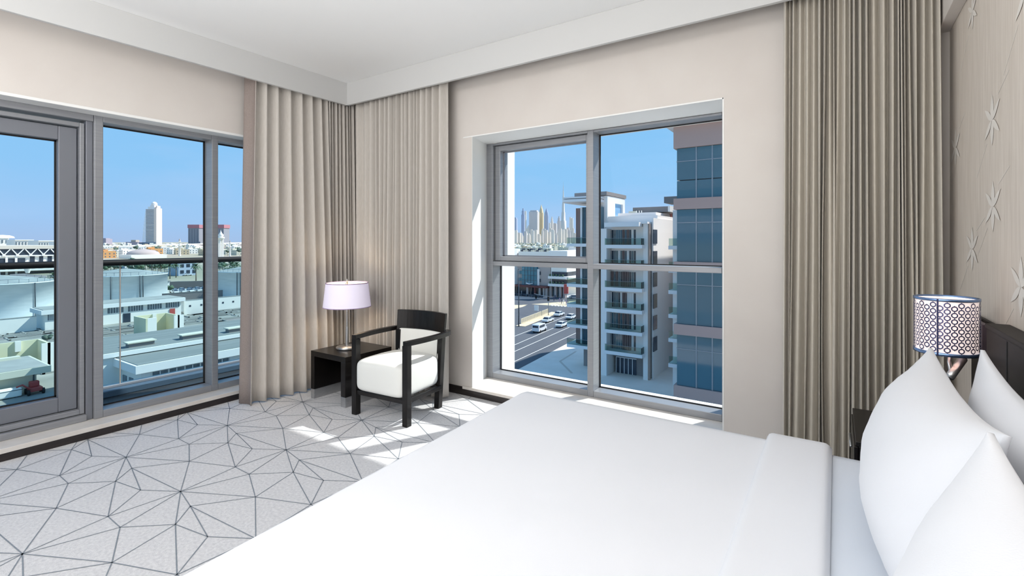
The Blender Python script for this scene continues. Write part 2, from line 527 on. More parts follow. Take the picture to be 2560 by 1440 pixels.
# balcony: slab, kerb, glass balustrade, dark handrail
bal = thing('balcony', 'glass-fronted balcony outside the sliding door, with a dark round handrail', 'balcony', (-5.4, 1.5, -.3))
B(-6.16, XG - .035, -4, 6, -.42, -.12).build('floor_slab', M['blind'], bal)
B(-6.16, -5.88, -4, 6, -.12, -.055).build('kerb', M['kerb'], bal, .008)
B(-6.03, -5.97, -4, 6, -.055, -.03).build('glass_channel', M['alu'], bal, .004)
for a, b in ((-4, .0), (.006, 1.885), (1.891, 3.95), (3.956, 6)):
    B(-6.006, -5.994, a, b, -.035, 1.165).build('glass_panel', M['balglass'], bal)
MB().bar((-6, 1.888, -.03), (-6, 1.888, 1.17), .012, .01).build('panel_joint', mat('joint_seal', '#b7a9a0', .6), bal)
MB().tube([(-6, -4, 1.185), (-6, 1, 1.185), (-6, 6, 1.185)], .031, 12).build('handrail', M['rail'], bal)

# ------------------------------------------------------------------ curtains
def noise1(seed):
    r = random.Random(seed)
    ph = [(r.uniform(0, 6.28), r.uniform(.6, 1.4)) for _ in range(4)]
    return lambda t: sum(sin(t * f * (k + 1) + p) / (k + 1) for k, (p, f) in enumerate(ph)) / 2
def curtain(name, label, base0, base1, hem0, hem1, z0, z1, n, amp, m, seed, out, irr=.5, per=12, rows=30, sharp=1.0, lab=None, sway=.35):
    """folds run along base0->base1 at the top, hem0->hem1 at the hem; out = direction of the folds"""
    r = random.Random(seed)
    w = [1 + r.uniform(-irr, irr) for _ in range(n)]
    tot = sum(w)
    am = [1 + r.uniform(-irr, irr) * .8 for _ in range(n)]
    dr = [r.uniform(-1, 1) * sway for _ in range(n + 1)]
    dr[0] = dr[n] = 0
    bend = [r.uniform(.3, .8) for _ in range(n + 1)]
    out = Vector(out)
    cols = n * per
    def fn(a, b):
        x = a * n
        k = min(int(x), n - 1)
        t = x - k
        def cen(i):
            s = sum(w[:i]) / tot
            h = 1 - b                      # 0 top, 1 hem
            return s + dr[i] / n * (h ** 1.3) * sin(h * pi * bend[i] * 1.2 + .15)
        s = cen(k) + (cen(k + 1) - cen(k)) * t
        h = 1 - b
        P = Vector(base0).lerp(Vector(base1), s).lerp(Vector(hem0).lerp(Vector(hem1), s), h)
        c = .5 - .5 * cos(2 * pi * t)
        c = c ** sharp
        amp_ = amp * am[k] * (1 + .25 * h)
        P = P + out * (amp_ * (c - .5) * 2)
        return (P.x, P.y, z0 + (z1 - z0) * b)
    mb = MB().grid(fn, cols, rows)
    o = mb.build(name, m)
    sd = o.modifiers.new('cloth_thickness', 'SOLIDIFY')
    sd.thickness = .003
    tag(o, label, 'curtain')
    return o
ZCU = 2.97
# broad waves of the left drape, its lining edge turned to the window
drape = thing('curtain', 'wide taupe drape in broad waves beside the balcony window', 'curtain', (-4.25, 2.6, .02))
r = random.Random(4)
YP = [2.29, 2.385, 2.49, 2.61, 2.725, 2.83, 2.93, 3.0]
XT, HX = -4.235, [-4.17, -4.16, -4.14, -4.12, -4.10, -4.09, -4.09, -4.12]
HY = [2.205, 2.33, 2.44, 2.56, 2.68, 2.80, 2.91, 3.0]
def dr_fn(a, b):
    x = a * 7
    k = min(int(x), 6)
    t = x - k
    h = 1 - b
    y = (YP[k] + (YP[k + 1] - YP[k]) * t) * (1 - h) + (HY[k] + (HY[k + 1] - HY[k]) * t) * h
    xx = XT * (1 - h) + (HX[k] + (HX[k + 1] - HX[k]) * t) * h
    c = (.5 + .5 * cos(2 * pi * t)) ** 1.5
    return (xx + .066 * (1 + .12 * h) * (c - .45), y, .012 + (ZCU - .012) * b)
mb = MB().grid(dr_fn, 112, 24)
o = mb.build('drape', M['curtain'], drape)
o.modifiers.new('cloth_thickness', 'SOLIDIFY').thickness = .004
def ln_fn(a, b):
    h = 1 - b
    p0 = Vector((-4.36, 2.272, 0)).lerp(Vector((XT + .036, 2.29, 0)), a)
    p1 = Vector((-4.30, 2.192, 0)).lerp(Vector((-4.13, 2.205, 0)), a)
    p = p0.lerp(p1, h)
    return (p.x - .02 * sin(a * pi), p.y - .012 * sin(a * pi * 2), .004 + (ZCU - .004) * b)
o = MB().grid(ln_fn, 16, 16).build('lining', M['lining'], drape)
o['label'] = 'pinkish brown lining edge'
o.modifiers.new('cloth_thickness', 'SOLIDIFY').thickness = .003
curtain('curtain', 'tightly gathered taupe curtain in the room corner behind the table lamp', (-4.235, 3.01, 0), (-4.225, 3.36, 0), (-4.20, 3.0, 0), (-4.15, 3.36, 0), .015, ZCU, 9, .042, M['curtain'], 11, (1, -.1, 0), .3, 12, 20)
curtain('curtain', 'taupe curtain behind the armchair, its free edge beside the back window', (-4.16, 3.30, 0), (-2.90, 3.285, 0), (-4.10, 3.28, 0), (-2.87, 3.25, 0), .015, ZCU, 18, .036, M['curtain'], 23, (0, -1, 0), .65, 12, 24, 1.1, sway=.8)
curtain('curtain', 'tall grey-beige curtain with many narrow folds between the back window and the headboard wall', (-.262, 3.30, 0), (.452, 3.30, 0), (-.268, 3.28, 0), (.468, 3.28, 0), .015, ZCU, 27, .036, M['curtain2'], 37, (0, -1, 0), .7, 12, 30, 1.15, sway=1.5)

# ------------------------------------------------------------------ armchair
ch = thing('armchair', 'low black wood armchair with cream leather seat and wrap-around arms', 'armchair')
def leg(x, y, z1, xt=None, yt=None, w=.05, name='leg', z0=0):
    xt = x if xt is None else xt
    yt = y if yt is None else yt
    h = w / 2
    vs = [(x - h, y - h, z0), (x + h, y - h, z0), (x + h, y + h, z0), (x - h, y + h, z0), (xt - h, yt - h, z1), (xt + h, yt - h, z1), (xt + h, yt + h, z1), (xt - h, yt + h, z1)]
    return MB().add(vs, [(0, 3, 2, 1), (4, 5, 6, 7), (0, 1, 5, 4), (1, 2, 6, 5), (2, 3, 7, 6), (3, 0, 4, 7)]).build(name, M['wood'], ch, .003, local=True)
leg(-.27, -.22, .61); leg(.27, -.22, .61)
leg(-.215, .225, .62, -.235, .25); leg(.215, .225, .62, .235, .25)
# curved back shell
def back_arc(s):          # s -1..1 across the back
    return (s * .262, .285 - .055 * s * s)
def shell(z0, z1, t0, t1, s0, s1, fl=0, n=18, yoff=0):
    mb = MB()
    vs, fs = [], []
    for i in range(n + 1):
        s = s0 + (s1 - s0) * i / n
        for z in (z0, z1):
            k = (z - .4) * .10 if fl else 0
            x, y = back_arc(s)
            x *= 1 + (.0 if not fl else (z - .62) * .12)
            y += k + yoff
            vs += [(x, y - t0, z), (x, y + t1, z)]
    for i in range(n):
        a, b = i * 4, i * 4 + 4
        fs += [(a, b, b + 2, a + 2), (a + 1, a + 3, b + 3, b + 1), (a + 2, b + 2, b + 3, a + 3), (a, a + 1, b + 1, b)]
    fs += [(0, 2, 3, 1), (n * 4, n * 4 + 1, n * 4 + 3, n * 4 + 2)]
    return mb.add(vs, fs)
shell(.60, .788, .012, .016, -1, 1, 1).build('back_rail', M['wood'], ch, .003, local=True)
shell(.22, .60, .004, .014, -.98, .98, 1).build('back_panel', M['wood'], ch, .002, local=True)
o = shell(.40, .628, .034, -.008, -.86, .86, 1).build('back_pad', M['leather'], ch, .008, 3, local=True)
# arms: flat bar from the front post, curving round behind the back
for sg in (-1, 1):
    pts = []
    for t in range(13):
        q = t / 12
        y = -.245 + .50 * q
        x = .27 + .03 * sin(min(q, 1) * pi * .8)
        pts.append(Vector((sg * x, y, .625)))
    for t in range(1, 9):
        a = t / 8 * pi / 2
        pts.append(Vector((sg * (.222 + .062 * cos(a) + .0), .255 + .062 * sin(a), .625)))
    vs, fs = [], []
    for k, p in enumerate(pts):
        d = (pts[min(k + 1, len(pts) - 1)] - pts[max(k - 1, 0)]).normalized()
        n_ = Vector((-d.y, d.x, 0)) * .021
        for dz in (-.018, .018):
            vs += [p - n_ + Vector((0, 0, dz)), p + n_ + Vector((0, 0, dz))]
    for k in range(len(pts) - 1):
        a, b = k * 4, k * 4 + 4
        fs += [(a, a + 1, b + 1, b), (a + 2, b + 2, b + 3, a + 3), (a, b, b + 2, a + 2), (a + 1, a + 3, b + 3, b + 1)]
    e = (len(pts) - 1) * 4
    fs += [(0, 2, 3, 1), (e, e + 1, e + 3, e + 2)]
    MB().add(vs, fs).build('armrest', M['wood'], ch, .003, local=True)
MB().box(-.25, .25, -.235, -.205, .165, .20).box(-.22, .22, .20, .23, .165, .20).box(-.27, -.24, -.2, .21, .165, .20).box(.24, .27, -.2, .21, .165, .20).build('seat_rail', M['wood'], ch, .003, local=True)
def seat_fn():
    bm = bmesh.new()
    nx, ny = 14, 12
    mb = MB()
    X0, X1, Y0_, Y1, Z0, Z1 = -.262, .262, -.262, .235, .195, .452
    def sup(u, v):                      # closed rounded box: latitude v, longitude u
        th, ph = 2 * pi * u, pi * (v - .5)
        def sp(w_, e): return math.copysign(abs(w_) ** e, w_)
        cx, sx = sp(cos(th), .26), sp(sin(th), .26)
        cp, sp_ = sp(cos(ph), .26), sp(sin(ph), .30)
        x, y, z = cx * cp, sx * cp, sp_
        zz = Z0 + (Z1 - Z0) * (z * .5 + .5)
        if z > 0: zz += .03 * (1 - x * x) * (1 - y * y)
        ys = (Y0_ + Y1) / 2 + (Y1 - Y0_) / 2 * y
        tw = 1 - .08 * (y * .5 + .5)
        return ((X0 + X1) / 2 + (X1 - X0) / 2 * x * tw, ys, zz)
    mb.grid(sup, 64, 32, 0, True, True)
    return mb
seat_fn().build('seat_cushion', M['leather'], ch, local=True)
ch.location = (-2.985, 2.82, 0.0005)
ch.rotation_euler = (0, 0, radians(4))

# ------------------------------------------------------------------ side table and lamp
tb = thing('side_table', 'dark wood side table on steel-shod panel legs beside the armchair', 'side table', (-3.665, 2.88, 0))
tx0, tx1, ty0, ty1 = -3.905, -3.425, 2.62, 3.13
B(tx0, tx1, ty0, ty1, .378, .424).build('tabletop', M['wood'], tb, .002)
for a, b in ((tx0, tx0 + .05), (tx1 - .06, tx1)):
    l_ = B(a, b, ty0, ty1, .085, .378).build('panel_leg', M['wood'], tb, .002)
    B(a, b, ty0, ty1, .001, .085).build('steel_foot', M['steel'], l_, .002)
B(tx0 + .05, tx1 - .06, ty1 - .03, ty1, .14, .378).build('back_panel', M['wood'], tb, .002)

M['trim'] = mat('shade_trim', '#b9a6c4', .7)
lp = thing('table_lamp', 'table lamp with a lit pale drum shade on a slim steel stem', 'lamp', (-3.70, 2.85, .425))
lc = (-3.70, 2.85, .4245)
MB().lathe([(0, 0), (.093, 0), (.096, .004), (.096, .018), (.09, .024), (.03, .029), (.018, .036), (0, .036)], lc, 48).build('base', M['steel'], lp)
MB().cyl(lc, .0165, .03, .20, 20).build('lower_stem', M['steel'], lp, .002)
MB().cyl(lc, .0095, .19, .60, 16).build('stem', M['steel'], lp)
sh0, sh1, r0, r1 = .383, .597, .208, .184
shd = MB().lathe([(r0, sh0), (r1, sh1)], lc, 64).build('lamp_shade', M['shade'], lp)
MB().lathe([(r0 - .004, sh0 + .001), (r1 - .004, sh1 - .001)], lc, 64).build('shade_lining', M['shadein'], shd)
for rr, zz in ((r1, sh1), (r0, sh0)):
    MB().lathe([(rr - .005, zz - .004), (rr + .002, zz - .004), (rr + .002, zz + .003), (rr - .005, zz + .003), (rr - .005, zz - .004)], lc, 64).build('shade_rim', M['trim'], shd)
sp = MB()
for k in range(3):
    a = k * 2 * pi / 3 + .5
    sp.bar((lc[0], lc[1], lc[2] + sh1 - .03), (lc[0] + (r1 - .006) * cos(a), lc[1] + (r1 - .006) * sin(a), lc[2] + sh1 - .012), .005, .004)
sp.build('shade_spider', M['steel'], lp)
MB().lathe([(0, .60), (.007, .60), (.009, .615), (.005, .632), (0, .636)], lc, 16).build('finial', M['steel'], lp)
MB().lathe([(0, .46), (.018, .465), (.03, .50), (.022, .54), (.012, .555), (0, .556)], (lc[0] + .03, lc[1], lc[2]), 16).build('bulb', mat('lit_bulb', '#fff4e0', .4, emit='#ffe9c8', estr=6), lp)
pl = bpy.data.lights.new('lamp_bulb_light', 'POINT')
pl.energy = 3
pl.color = (1, .86, .68)
pl.shadow_soft_size = .04
po = bpy.data.objects.new('lamp_bulb_light', pl)
COL.objects.link(po)
po.location = Vector((-.05, 0, .50))
po.parent = lp

# ------------------------------------------------------------------ bed, bedding, pillows
ZB = .597
bed = thing('bed', 'large bed pushed against the headboard wall', 'bed', (-.5, 1.25, 0))
bx0, bx1, by0, by1 = -1.39, .43, .28, 2.235
MB().box(bx0 + .16, bx1, by0 + .06, by1 - .06, .06, .30).build('bed_base', mat('bed_base_cloth', '#8d8780', .9, bump=.2, scale=200), bed, .01)
MB().box(bx0 + .13, bx1, by0 + .03, by1 - .03, .30, ZB - .03).build('mattress', M['sheet'], bed, .04, 4)
for x, y in ((bx0 + .25, by0 + .15), (bx1 - .1, by0 + .15), (bx0 + .25, by1 - .15), (bx1 - .1, by1 - .15)):
    MB().cyl((x, y, 0), .025, .001, .06, 12).build('leg', M['wood'], bed)
def cloth_slab(x0, x1, y0, y1, z0, z1, skew=0, seed=1, wr=.002, nx=60, ny=60, rad=.05, ends=(1, 1), lip=None):
    nf = noise1(seed)
    nf2 = noise1(seed + 5)
    mb = MB()
    def prof(t, lo, hi, r):               # arc-length coordinate over side-top-side
        return t
    vs, fs = [], []
    # rings: side bottom, side, rounded edge, top inner
    def pos(u, v, lay):
        # u,v in 0..1 over the top
        x = x0 + (x1 - x0) * u
        y = y0 + (y1 - y0) * v
        x += skew * (1 - v) * (1 - u)
        return x, y
    for j in range(ny + 1):
        for i in range(nx + 1):
            u, v = i / nx, j / ny
            x, y = pos(u, v, 0)
            dx = min((x - x0 - skew * (1 - v) * (1 - u)) if ends[0] else 9, (x1 - x) if ends[1] else 9)
            dy = min(y - y0, y1 - y)
            d = min(dx, dy)
            drop = 0
            for q in (dx, dy):
                if q < rad:
                    drop += rad - sqrt(max(0, rad * rad - (rad - q) ** 2))
            z = z1 - min(drop, rad) + wr * (nf(x * 5 + y * 2) + nf2(y * 6 - x * 2)) * min(1, d / .1)
            vs.append((x, y, z))
    w = nx + 1
    for j in range(ny):
        for i in range(nx):
            fs.append((j * w + i, j * w + i + 1, (j + 1) * w + i + 1, (j + 1) * w + i))
    mb.add(vs, fs, 0, True)
    ring = [i for i in range(nx + 1)] + [j * w + nx for j in range(1, ny + 1)] + [ny * w + i for i in range(nx - 1, -1, -1)] + [j * w for j in range(ny - 1, 0, -1)]
    top = [vs[i] for i in ring]
    n = len(ring)
    sv = list(top)
    onend = []
    for k, p in enumerate(top):
        u_ = ring[k] % w
        end = 0 if u_ == 0 else 1 if u_ == nx else None
        onend.append(end)
        sv.append((p[0], p[1], z0 if end is None or lip is None else lip))
    fs2 = []
    for i in range(n):
        j = (i + 1) % n
        e = onend[i] if onend[i] is not None and onend[i] == onend[j] else None
        if e is not None and not ends[e]: continue
        fs2.append((i, n + i, n + j, j))
    mb.add(sv, fs2, 0, True)
    return mb
dv = thing('duvet', 'white duvet spread smooth over the bed, hanging to the carpet', 'duvet', (-.7, 1.25, .1))
cloth_slab(-1.425, -.10, .25, 2.252, .09, ZB, .10, 3, ends=(1, 0)).build('cover', M['linen'], dv)
o = cloth_slab(-.236, -.012, .24, 2.262, .20, ZB + .026, 0, 9, .0025, 24, 60, .028, lip=ZB - .001).build('folded_band', M['linen'], dv)
st = cloth_slab(-.11, .434, .262, 2.244, .25, ZB - .008, 0, 15, .0012, 24, 60, .045, ends=(0, 1)).build('bed_sheet', M['sheet'])
tag(st, 'white under sheet showing between the duvet fold and the pillows', 'sheet')

def pillow(label, c0, c1, wy, thick, yaw=0, sag=.03, seed=1, ear=.035, tw=0):
    """c0/c1: bottom and top centre of the pillow's middle plane; wy: (y0, y1)"""
    r = noise1(seed)
    c0, c1 = Vector(c0), Vector(c1)
    up = c1 - c0
    H = up.length
    up.normalize()
    wd = Vector((sin(yaw), cos(yaw), 0))
    nn = wd.cross(up).normalized()         # towards -x or +x
    Wd = (wy[1] - wy[0])
    cen = (c0 + c1) / 2
    cen.y = (wy[0] + wy[1]) / 2
    n = 30
    vs, fs = [], []
    for side in (1, -1):
        for j in range(n + 1):
            for i in range(n + 1):
                a, b = sin((i / n - .5) * pi), sin((j / n - .5) * pi)
                # outline drawn in between the corners, corners kept as points
                ka = 1 - ear * 1.6 * (1 - b * b) * abs(a) ** 3 * .6
                kb = 1 - ear * 1.6 * (1 - a * a) * abs(b) ** 3 * 1.1
                th = max(0, (1 - abs(a) ** 2.6)) ** .62 * max(0, (1 - abs(b) ** 2.4)) ** .62
                t = thick / 2 * th * (.5 if side > 0 else 1.0) + .006
                t *= 1 - .14 * b                      # fuller at the bottom
                p = cen + wd * (a * ka * Wd / 2) + up * (b * kb * H / 2) + nn * (side * t)
                p += nn * (.006 * r(a * 4 + b * 3) * th) + nn * (tw * a * b)
                p.z -= sag * (1 - a * a) * max(0, b) ** 2
                vs.append(p)
    w = n + 1
    o_ = w * w
    for j in range(n):
        for i in range(n):
            q = (j * w + i, j * w + i + 1, (j + 1) * w + i + 1, (j + 1) * w + i)
            fs.append(q)
            fs.append(tuple(o_ + k for k in reversed(q)))
    ring = [i for i in range(n)] + [j * w + n for j in range(n)] + [n * w + i for i in range(n, 0, -1)] + [j * w for j in range(n, 0, -1)]
    L = len(ring)
    for k in range(L):
        a, b = ring[k], ring[(k + 1) % L]
        fs.append((a, o_ + a, o_ + b, b))
    o = MB().add(vs, fs, 0, True).build('pillow', M['linen'])
    tag(o, label, 'pillow', 'pillows leaning on the headboard')
    return o
pillow('front white pillow nearest the window curtain, tip below the wall lamp', (.145, 1.67, .595), (.262, 1.67, 1.045), (1.24, 2.115), .25, 0, .03, 3)
pillow('white pillow behind, resting on the dark headboard, tip beside the wall lamp arm', (.345, 1.6, .585), (.37, 1.6, 1.07), (1.14, 2.02), .13, 0, .04, 5)
pillow('nearest white pillow, overlapping the others, at the frame corner', (.14, .78, .585), (.235, .78, 1.05), (.34, 1.225), .24, 0, .03, 8)
pillow('white pillow mostly hidden behind the nearest pillow', (.335, .7, .585), (.365, .7, 1.06), (.26, 1.12), .14, 0, .03, 12)

# headboard
hb = thing('headboard', 'dark wood headboard panel fixed to the wallpapered wall behind the pillows', 'headboard', (.47, 1.3, .3))
B(.44, XR - .004, .1, 2.35, .30, 1.095).build('front_panel', M['hb'], hb, .004)
B(.488, XR - .004, 2.352, 2.86, .30, 1.09).build('side_panel', M['hb'], hb, .003)
B(.436, XR - .004, .1, 2.35, 1.096, 1.112).build('top_cap', M['hb'], hb, .003)
for y in (.5, .9, 1.3, 1.7, 2.1):
    B(.4385, .4405, y - .003, y + .003, .31, 1.09).build('panel_joint', M['gasket'], hb)

# nightstand
nsd = thing('nightstand', 'dark wood bedside cabinet between the bed and the tall curtain', 'nightstand', (.28, 2.6, 0))
B(.075, .484, 2.37, 2.82, .02, .585).build('body', M['wood'], nsd, .003)
B(.065, .486, 2.36, 2.83, .588, .606).build('top', M['wood'], nsd, .002)
dw = B(.060, .0735, 2.375, 2.815, .49, .58).build('drawer', M['wood'], nsd, .002)
MB().tube([(.052, 2.50, .535), (.052, 2.66, .535)], .005, 8).build('handle', M['steel'], dw)
B(.060, .0735, 2.375, 2.815, .05, .48).build('door', M['wood'], nsd, .002)

# wall lamp with perforated drum
sc_ = thing('wall_lamp', 'swing-arm wall lamp with a lit perforated metal drum shade over the pillow', 'lamp', (.47, 2.5, .95))
sx_, sy_ = .343, 2.42
R_, z0_, z1_ = .094, .985, 1.190
sc0 = (sx_, sy_, 0)
drum = MB().lathe([(R_ - .004, z0_ + .006), (R_ - .004, z1_ - .006)], sc0, 56).build('diffuser', M['diffuser'], sc_)
MB().lathe([(0, z1_ - .012), (R_ - .004, z1_ - .012)], sc0, 48).build('top_diffuser', mat('top_diffuser', '#ffe9e2', .6, emit='#ffe2d8', estr=.45), sc_)
for a, b in ((z0_ - .002, z0_ + .010), (z1_ - .009, z1_ + .001)):
    MB().lathe([(R_ - .003, a), (R_ + .002, a), (R_ + .002, b), (R_ - .003, b), (R_ - .003, a)], sc0, 56).build('shade_rim', M['rim'], sc_)
lt = MB()
nc, nr = 30, 8
hz = (z1_ - z0_ - .02) / nr
for c in range(nc):
    for r_ in range(nr):
        th = 2 * pi * c / nc
        zc = z0_ + .01 + hz * (r_ + .5 + (.5 if c % 2 else 0))
        if zc > z1_ - .012: continue
        vs, fs = [], []
        da = pi / nc
        for k in range(8):
            a = 2 * pi * (k + .5) / 8
            for q in (1.04, .64):
                tt = th + da * 1.02 * q * cos(a)
                vs.append((sx_ + (R_ + .001) * cos(tt), sy_ + (R_ + .001) * sin(tt), zc + hz * .42 * q * sin(a)))
        for k in range(8):
            n1 = (k + 1) % 8
            fs.append((k * 2, n1 * 2, n1 * 2 + 1, k * 2 + 1))
        for sg in (-1, 1):                # links between the rings
            vs2 = []
            for e in (-.07, .07):
                for zz in (.38, .5):
                    vs2.append((sx_ + (R_ + .001) * cos(th + da * e * 2), sy_ + (R_ + .001) * sin(th + da * e * 2), zc + sg * hz * zz))
            b = len(vs)
            vs += vs2
            fs.append((b, b + 1, b + 3, b + 2))
        lt.add(vs, fs)
o = lt.build('pierced_pattern', M['lattice'], sc_)
o['kind'] = 'stuff'
for th in (-1.95, 1.2):
    MB().bar((sx_ + (R_ + .002) * cos(th), sy_ + (R_ + .002) * sin(th), z0_), (sx_ + (R_ + .002) * cos(th), sy_ + (R_ + .002) * sin(th), z1_), .005, .002).build('shade_seam', M['lattice'], sc_)
MB().tube([(.345, 2.36, .905), (.398, 2.47, .955)], .014, 16).build('swing_arm', M['steel'], sc_)
MB().tube([(.398, 2.47, .955), (.43, 2.56, .985), (.47, 2.60, .99)], .006, 10).build('arm_joint', M['steel'], sc_)
MB().tube([(.352, 2.375, .91), (.352, 2.42, .95), (.352, 2.42, .99)], .006, 10).build('shade_stem', M['steel'], sc_)
B(.466, .4875, 2.56, 2.73, .972, 1.08).build('wall_plate', mat('plum_grey_plate', '#6d6068', .4, .3), sc_, .003)
# ------------------------------------------------------------------ the city outside (street level 20 m below the room's floor)
G = -20.0
rnd = random.Random(7)
def m2(name, color, **k):
    M[name] = mat(name, color, **k)
    return M[name]
m2('yard', '#a5a49c', rough=.9, var='#85867f', scale=.12, detail=9)
m2('asphalt', '#585b61', rough=.85, var='#50535a', scale=.2, detail=6)
m2('plaza', '#f0e4d8', rough=.8, var='#e6dacd', scale=.3)
m2('pinkpave', '#d9b9aa', rough=.85, var='#cfae9f', scale=.5)
m2('roadline', '#e8e6e0', rough=.7)
m2('sand', '#d8c9b0', rough=.9, var='#c9b998', scale=.4)
m2('farland', '#bcae9c', rough=.95, var='#8f9079', scale=.006, detail=10)
m2('walls', '#f6f2ea', rough=.8)
m2('creamwall', '#e8e3c4', rough=.85, var='#dfd9b6', scale=.3)
m2('beigewall', '#d8d5c2', rough=.85)
m2('greyroof', '#8c908d', rough=.85, var='#7d827f', scale=.25, stretch=(3, .3, 1), detail=6)
m2('roofdeck', '#a9aaa4', rough=.9, var='#9a9b96', scale=.3)
m2('darkglass', '#3b4654', rough=.15, var='#2f3a48', scale=.5)
m2('dimglass', '#5d6870', rough=.25, var='#77838a', scale=1.5)
m2('tealglass', '#3f8496', rough=.12, var='#2f6e80', scale=.4)
m2('curtainwall', '#456a78', rough=.06, spec=.7, var='#3e6472', scale=.2)
m2('brownband', '#b3978f', rough=.6)
m2('brownfin', '#7a6460', rough=.6)
m2('tank', '#eef3f4', rough=.6, metal=0, var='#dfe7ea', scale=.25, stretch=(1, 1, 6))
m2('tankroof', '#a9aca8', rough=.7, var='#9a9e9b', scale=.4)
m2('pipe', '#4c555c', rough=.6)
m2('leaf', '#5b6f55', rough=.8, var='#48604a', scale=.8)
m2('leafd', '#56685a', rough=.8, var='#46574c', scale=.8)
m2('palmleaf', '#6d8266', rough=.75, var='#566b52', scale=.8)
m2('bark', '#7d7265', rough=.9)
m2('orange', '#d9a36c', rough=.8)
m2('redsign', '#c0564f', rough=.6)
m2('redbrown', '#7d4a45', rough=.7, var='#6d3f3b', scale=.6)
m2('carwhite', '#eef0f2', rough=.25, coat=.5)
m2('cargrey', '#8d949b', rough=.3, coat=.5)
m2('cardark', '#3f464e', rough=.3, coat=.5)
m2('tyre', '#1c1c1e', rough=.8)
m2('fence', '#d9cdb4', rough=.7)
m2('pole', '#8d949b', rough=.4, metal=.5)
m2('poledark', '#4d555f', rough=.5)
m2('apron', '#b9aca6', rough=.85)
m2('stoneband', '#8e8784', rough=.8)
m2('balc', '#f4f0ee', rough=.7)
m2('apart', '#f7efe9', rough=.8)
m2('redmach', '#b54a45', rough=.5)

ext = struct('ground', MB().lathe([(0, 0), (40, 0), (400, 0), (2500, 0), (12000, 0)], (0, 0, G - .05), 64), M['farland'])
def flat(name, pts, m, z=G, t=.04, parent=None):
    return struct(name, MB().prism([(p[0], p[1]) for p in pts], z - .04, z + t - .04), m, parent)
flat('yard_ground', [(-232, -40), (-20, -40), (-20, 58), (-90, 66), (-150, 110), (-232, 140)], M['yard'], t=.06)
# kerb-edged slabs and trenches left in the empty yard
for i in range(46):
    u, v = rnd.choice([(rnd.uniform(250, 330), rnd.uniform(815, 850)), (rnd.uniform(440, 510), rnd.uniform(775, 815)), (rnd.uniform(540, 605), rnd.uniform(765, 800)), (rnd.uniform(112, 165), rnd.uniform(855, 920)), (rnd.uniform(5, 90), rnd.uniform(828, 842))])
    p = pz(u, v, G)
    w_, d_ = rnd.uniform(1.5, 4), rnd.uniform(2, 7)
    mb = MB()
    h_ = rnd.uniform(.15, .45)
    mb.box(p.x - w_, p.x + w_, p.y - d_, p.y - d_ + .3, G, G + h_).box(p.x - w_, p.x + w_, p.y + d_ - .3, p.y + d_, G, G + h_)
    mb.box(p.x - w_, p.x - w_ + .3, p.y - d_, p.y + d_, G, G + h_).box(p.x + w_ - .3, p.x + w_, p.y - d_, p.y + d_, G, G + h_)
    mb.box(p.x - w_ + .3, p.x + w_ - .3, p.y - d_ + .3, p.y + d_ - .3, G, G + .05, 1)
    o = mb.build('foundation_slab', [M['roofdeck'], M['stoneband'] if i % 2 else M['yard']])
    tag(o, 'low concrete foundation frame left on the empty yard', 'foundation', 'foundation frames on the yard')

# --- three storage tanks
def tank(u, v, label, pipes):
    c = pz(u, v, G)
    d = Vector((c.x, c.y, 0)).normalized() * 12.3
    c = Vector((c.x + d.x, c.y + d.y, G))
    t = thing('storage_tank', label, 'storage tank', c)
    MB().lathe([(12.3, 0), (12.3, 9.7), (12.45, 9.7), (12.45, 10), (12.3, 10)], c, 64).build('shell', M['tank'], t)
    MB().lathe([(12.35, 10), (6, 11.1), (.6, 11.9), (0, 12)], c, 64).build('roof', M['tankroof'], t)
    MB().lathe([(.7, 11.8), (.7, 12.6), (0, 12.7)], c, 12).build('roof_vent', M['pole'], t)
    base = atan2(-c.y, -c.x)
    for da in pipes:
        a = base + da
        MB().tube([(c.x + 12.6 * cos(a), c.y + 12.6 * sin(a), G + .1), (c.x + 12.6 * cos(a), c.y + 12.6 * sin(a), G + 9.9)], .14, 6).build('riser_pipe', M['pipe'], t)
    pr = MB()
    for k in range(36):
        a = 2 * pi * k / 36
        p = Vector((c.x + 12.2 * cos(a), c.y + 12.2 * sin(a), G + 10))
        pr.bar(p, p + Vector((0, 0, 1.1)), .07, .07)
    pr.lathe([(12.2, 11.05), (12.26, 11.05), (12.26, 11.15), (12.2, 11.15)], c, 48)
    o = pr.build('roof_railing', M['pole'], t)
    o['kind'] = 'stuff'
    return t
tank(-8, 806, 'silver storage tank at the left end of the row, beside the car park', (.62, -.4))
tank(311, 766, 'silver storage tank in the middle of the row, behind the long low building', (-.28, .33, .4))
tank(632, 747, 'silver storage tank half hidden by the drape, farthest along the row', (-.42, -.33))

# --- low buildings with white fascias
def low_building(name, label, x1, y0, y1, depth, h, piers, fascia=1.0, over=.8):
    t = thing(name, label, 'building', ((x1 - depth / 2), (y0 + y1) / 2, G))
    B(x1 - depth, x1, y0, y1, G, G + h - fascia).build('wall', M['walls'], t)
    B(x1 - depth - over, x1 + over, y0 - over, y1 + over, G + h - fascia, G + h).build('fascia', M['ext'], t)
    B(x1 - depth - over + .4, x1 + over - .4, y0 - over + .4, y1 + over - .4, G + h, G + h + .12).build('roof', M['roofdeck'], t)
    n = piers
    for k in range(n):
        a = y0 + (y1 - y0) * k / n
        b = y0 + (y1 - y0) * (k + 1) / n
        w = B(x1 - .1, x1 + .06, a + .5, b - .5, G + h - fascia - 1.5, G + h - fascia - .1).build('window', M['dimglass'], t)
        mb = MB()
        for q in range(1, 6):
            y = a + .5 + (b - a - 1) * q / 6
            mb.box(x1 + .05, x1 + .12, y - .05, y + .05, G + h - fascia - 1.5, G + h - fascia - .1)
        o = mb.build('muntin', M['balc'], w)
        o['kind'] = 'stuff'
    return t
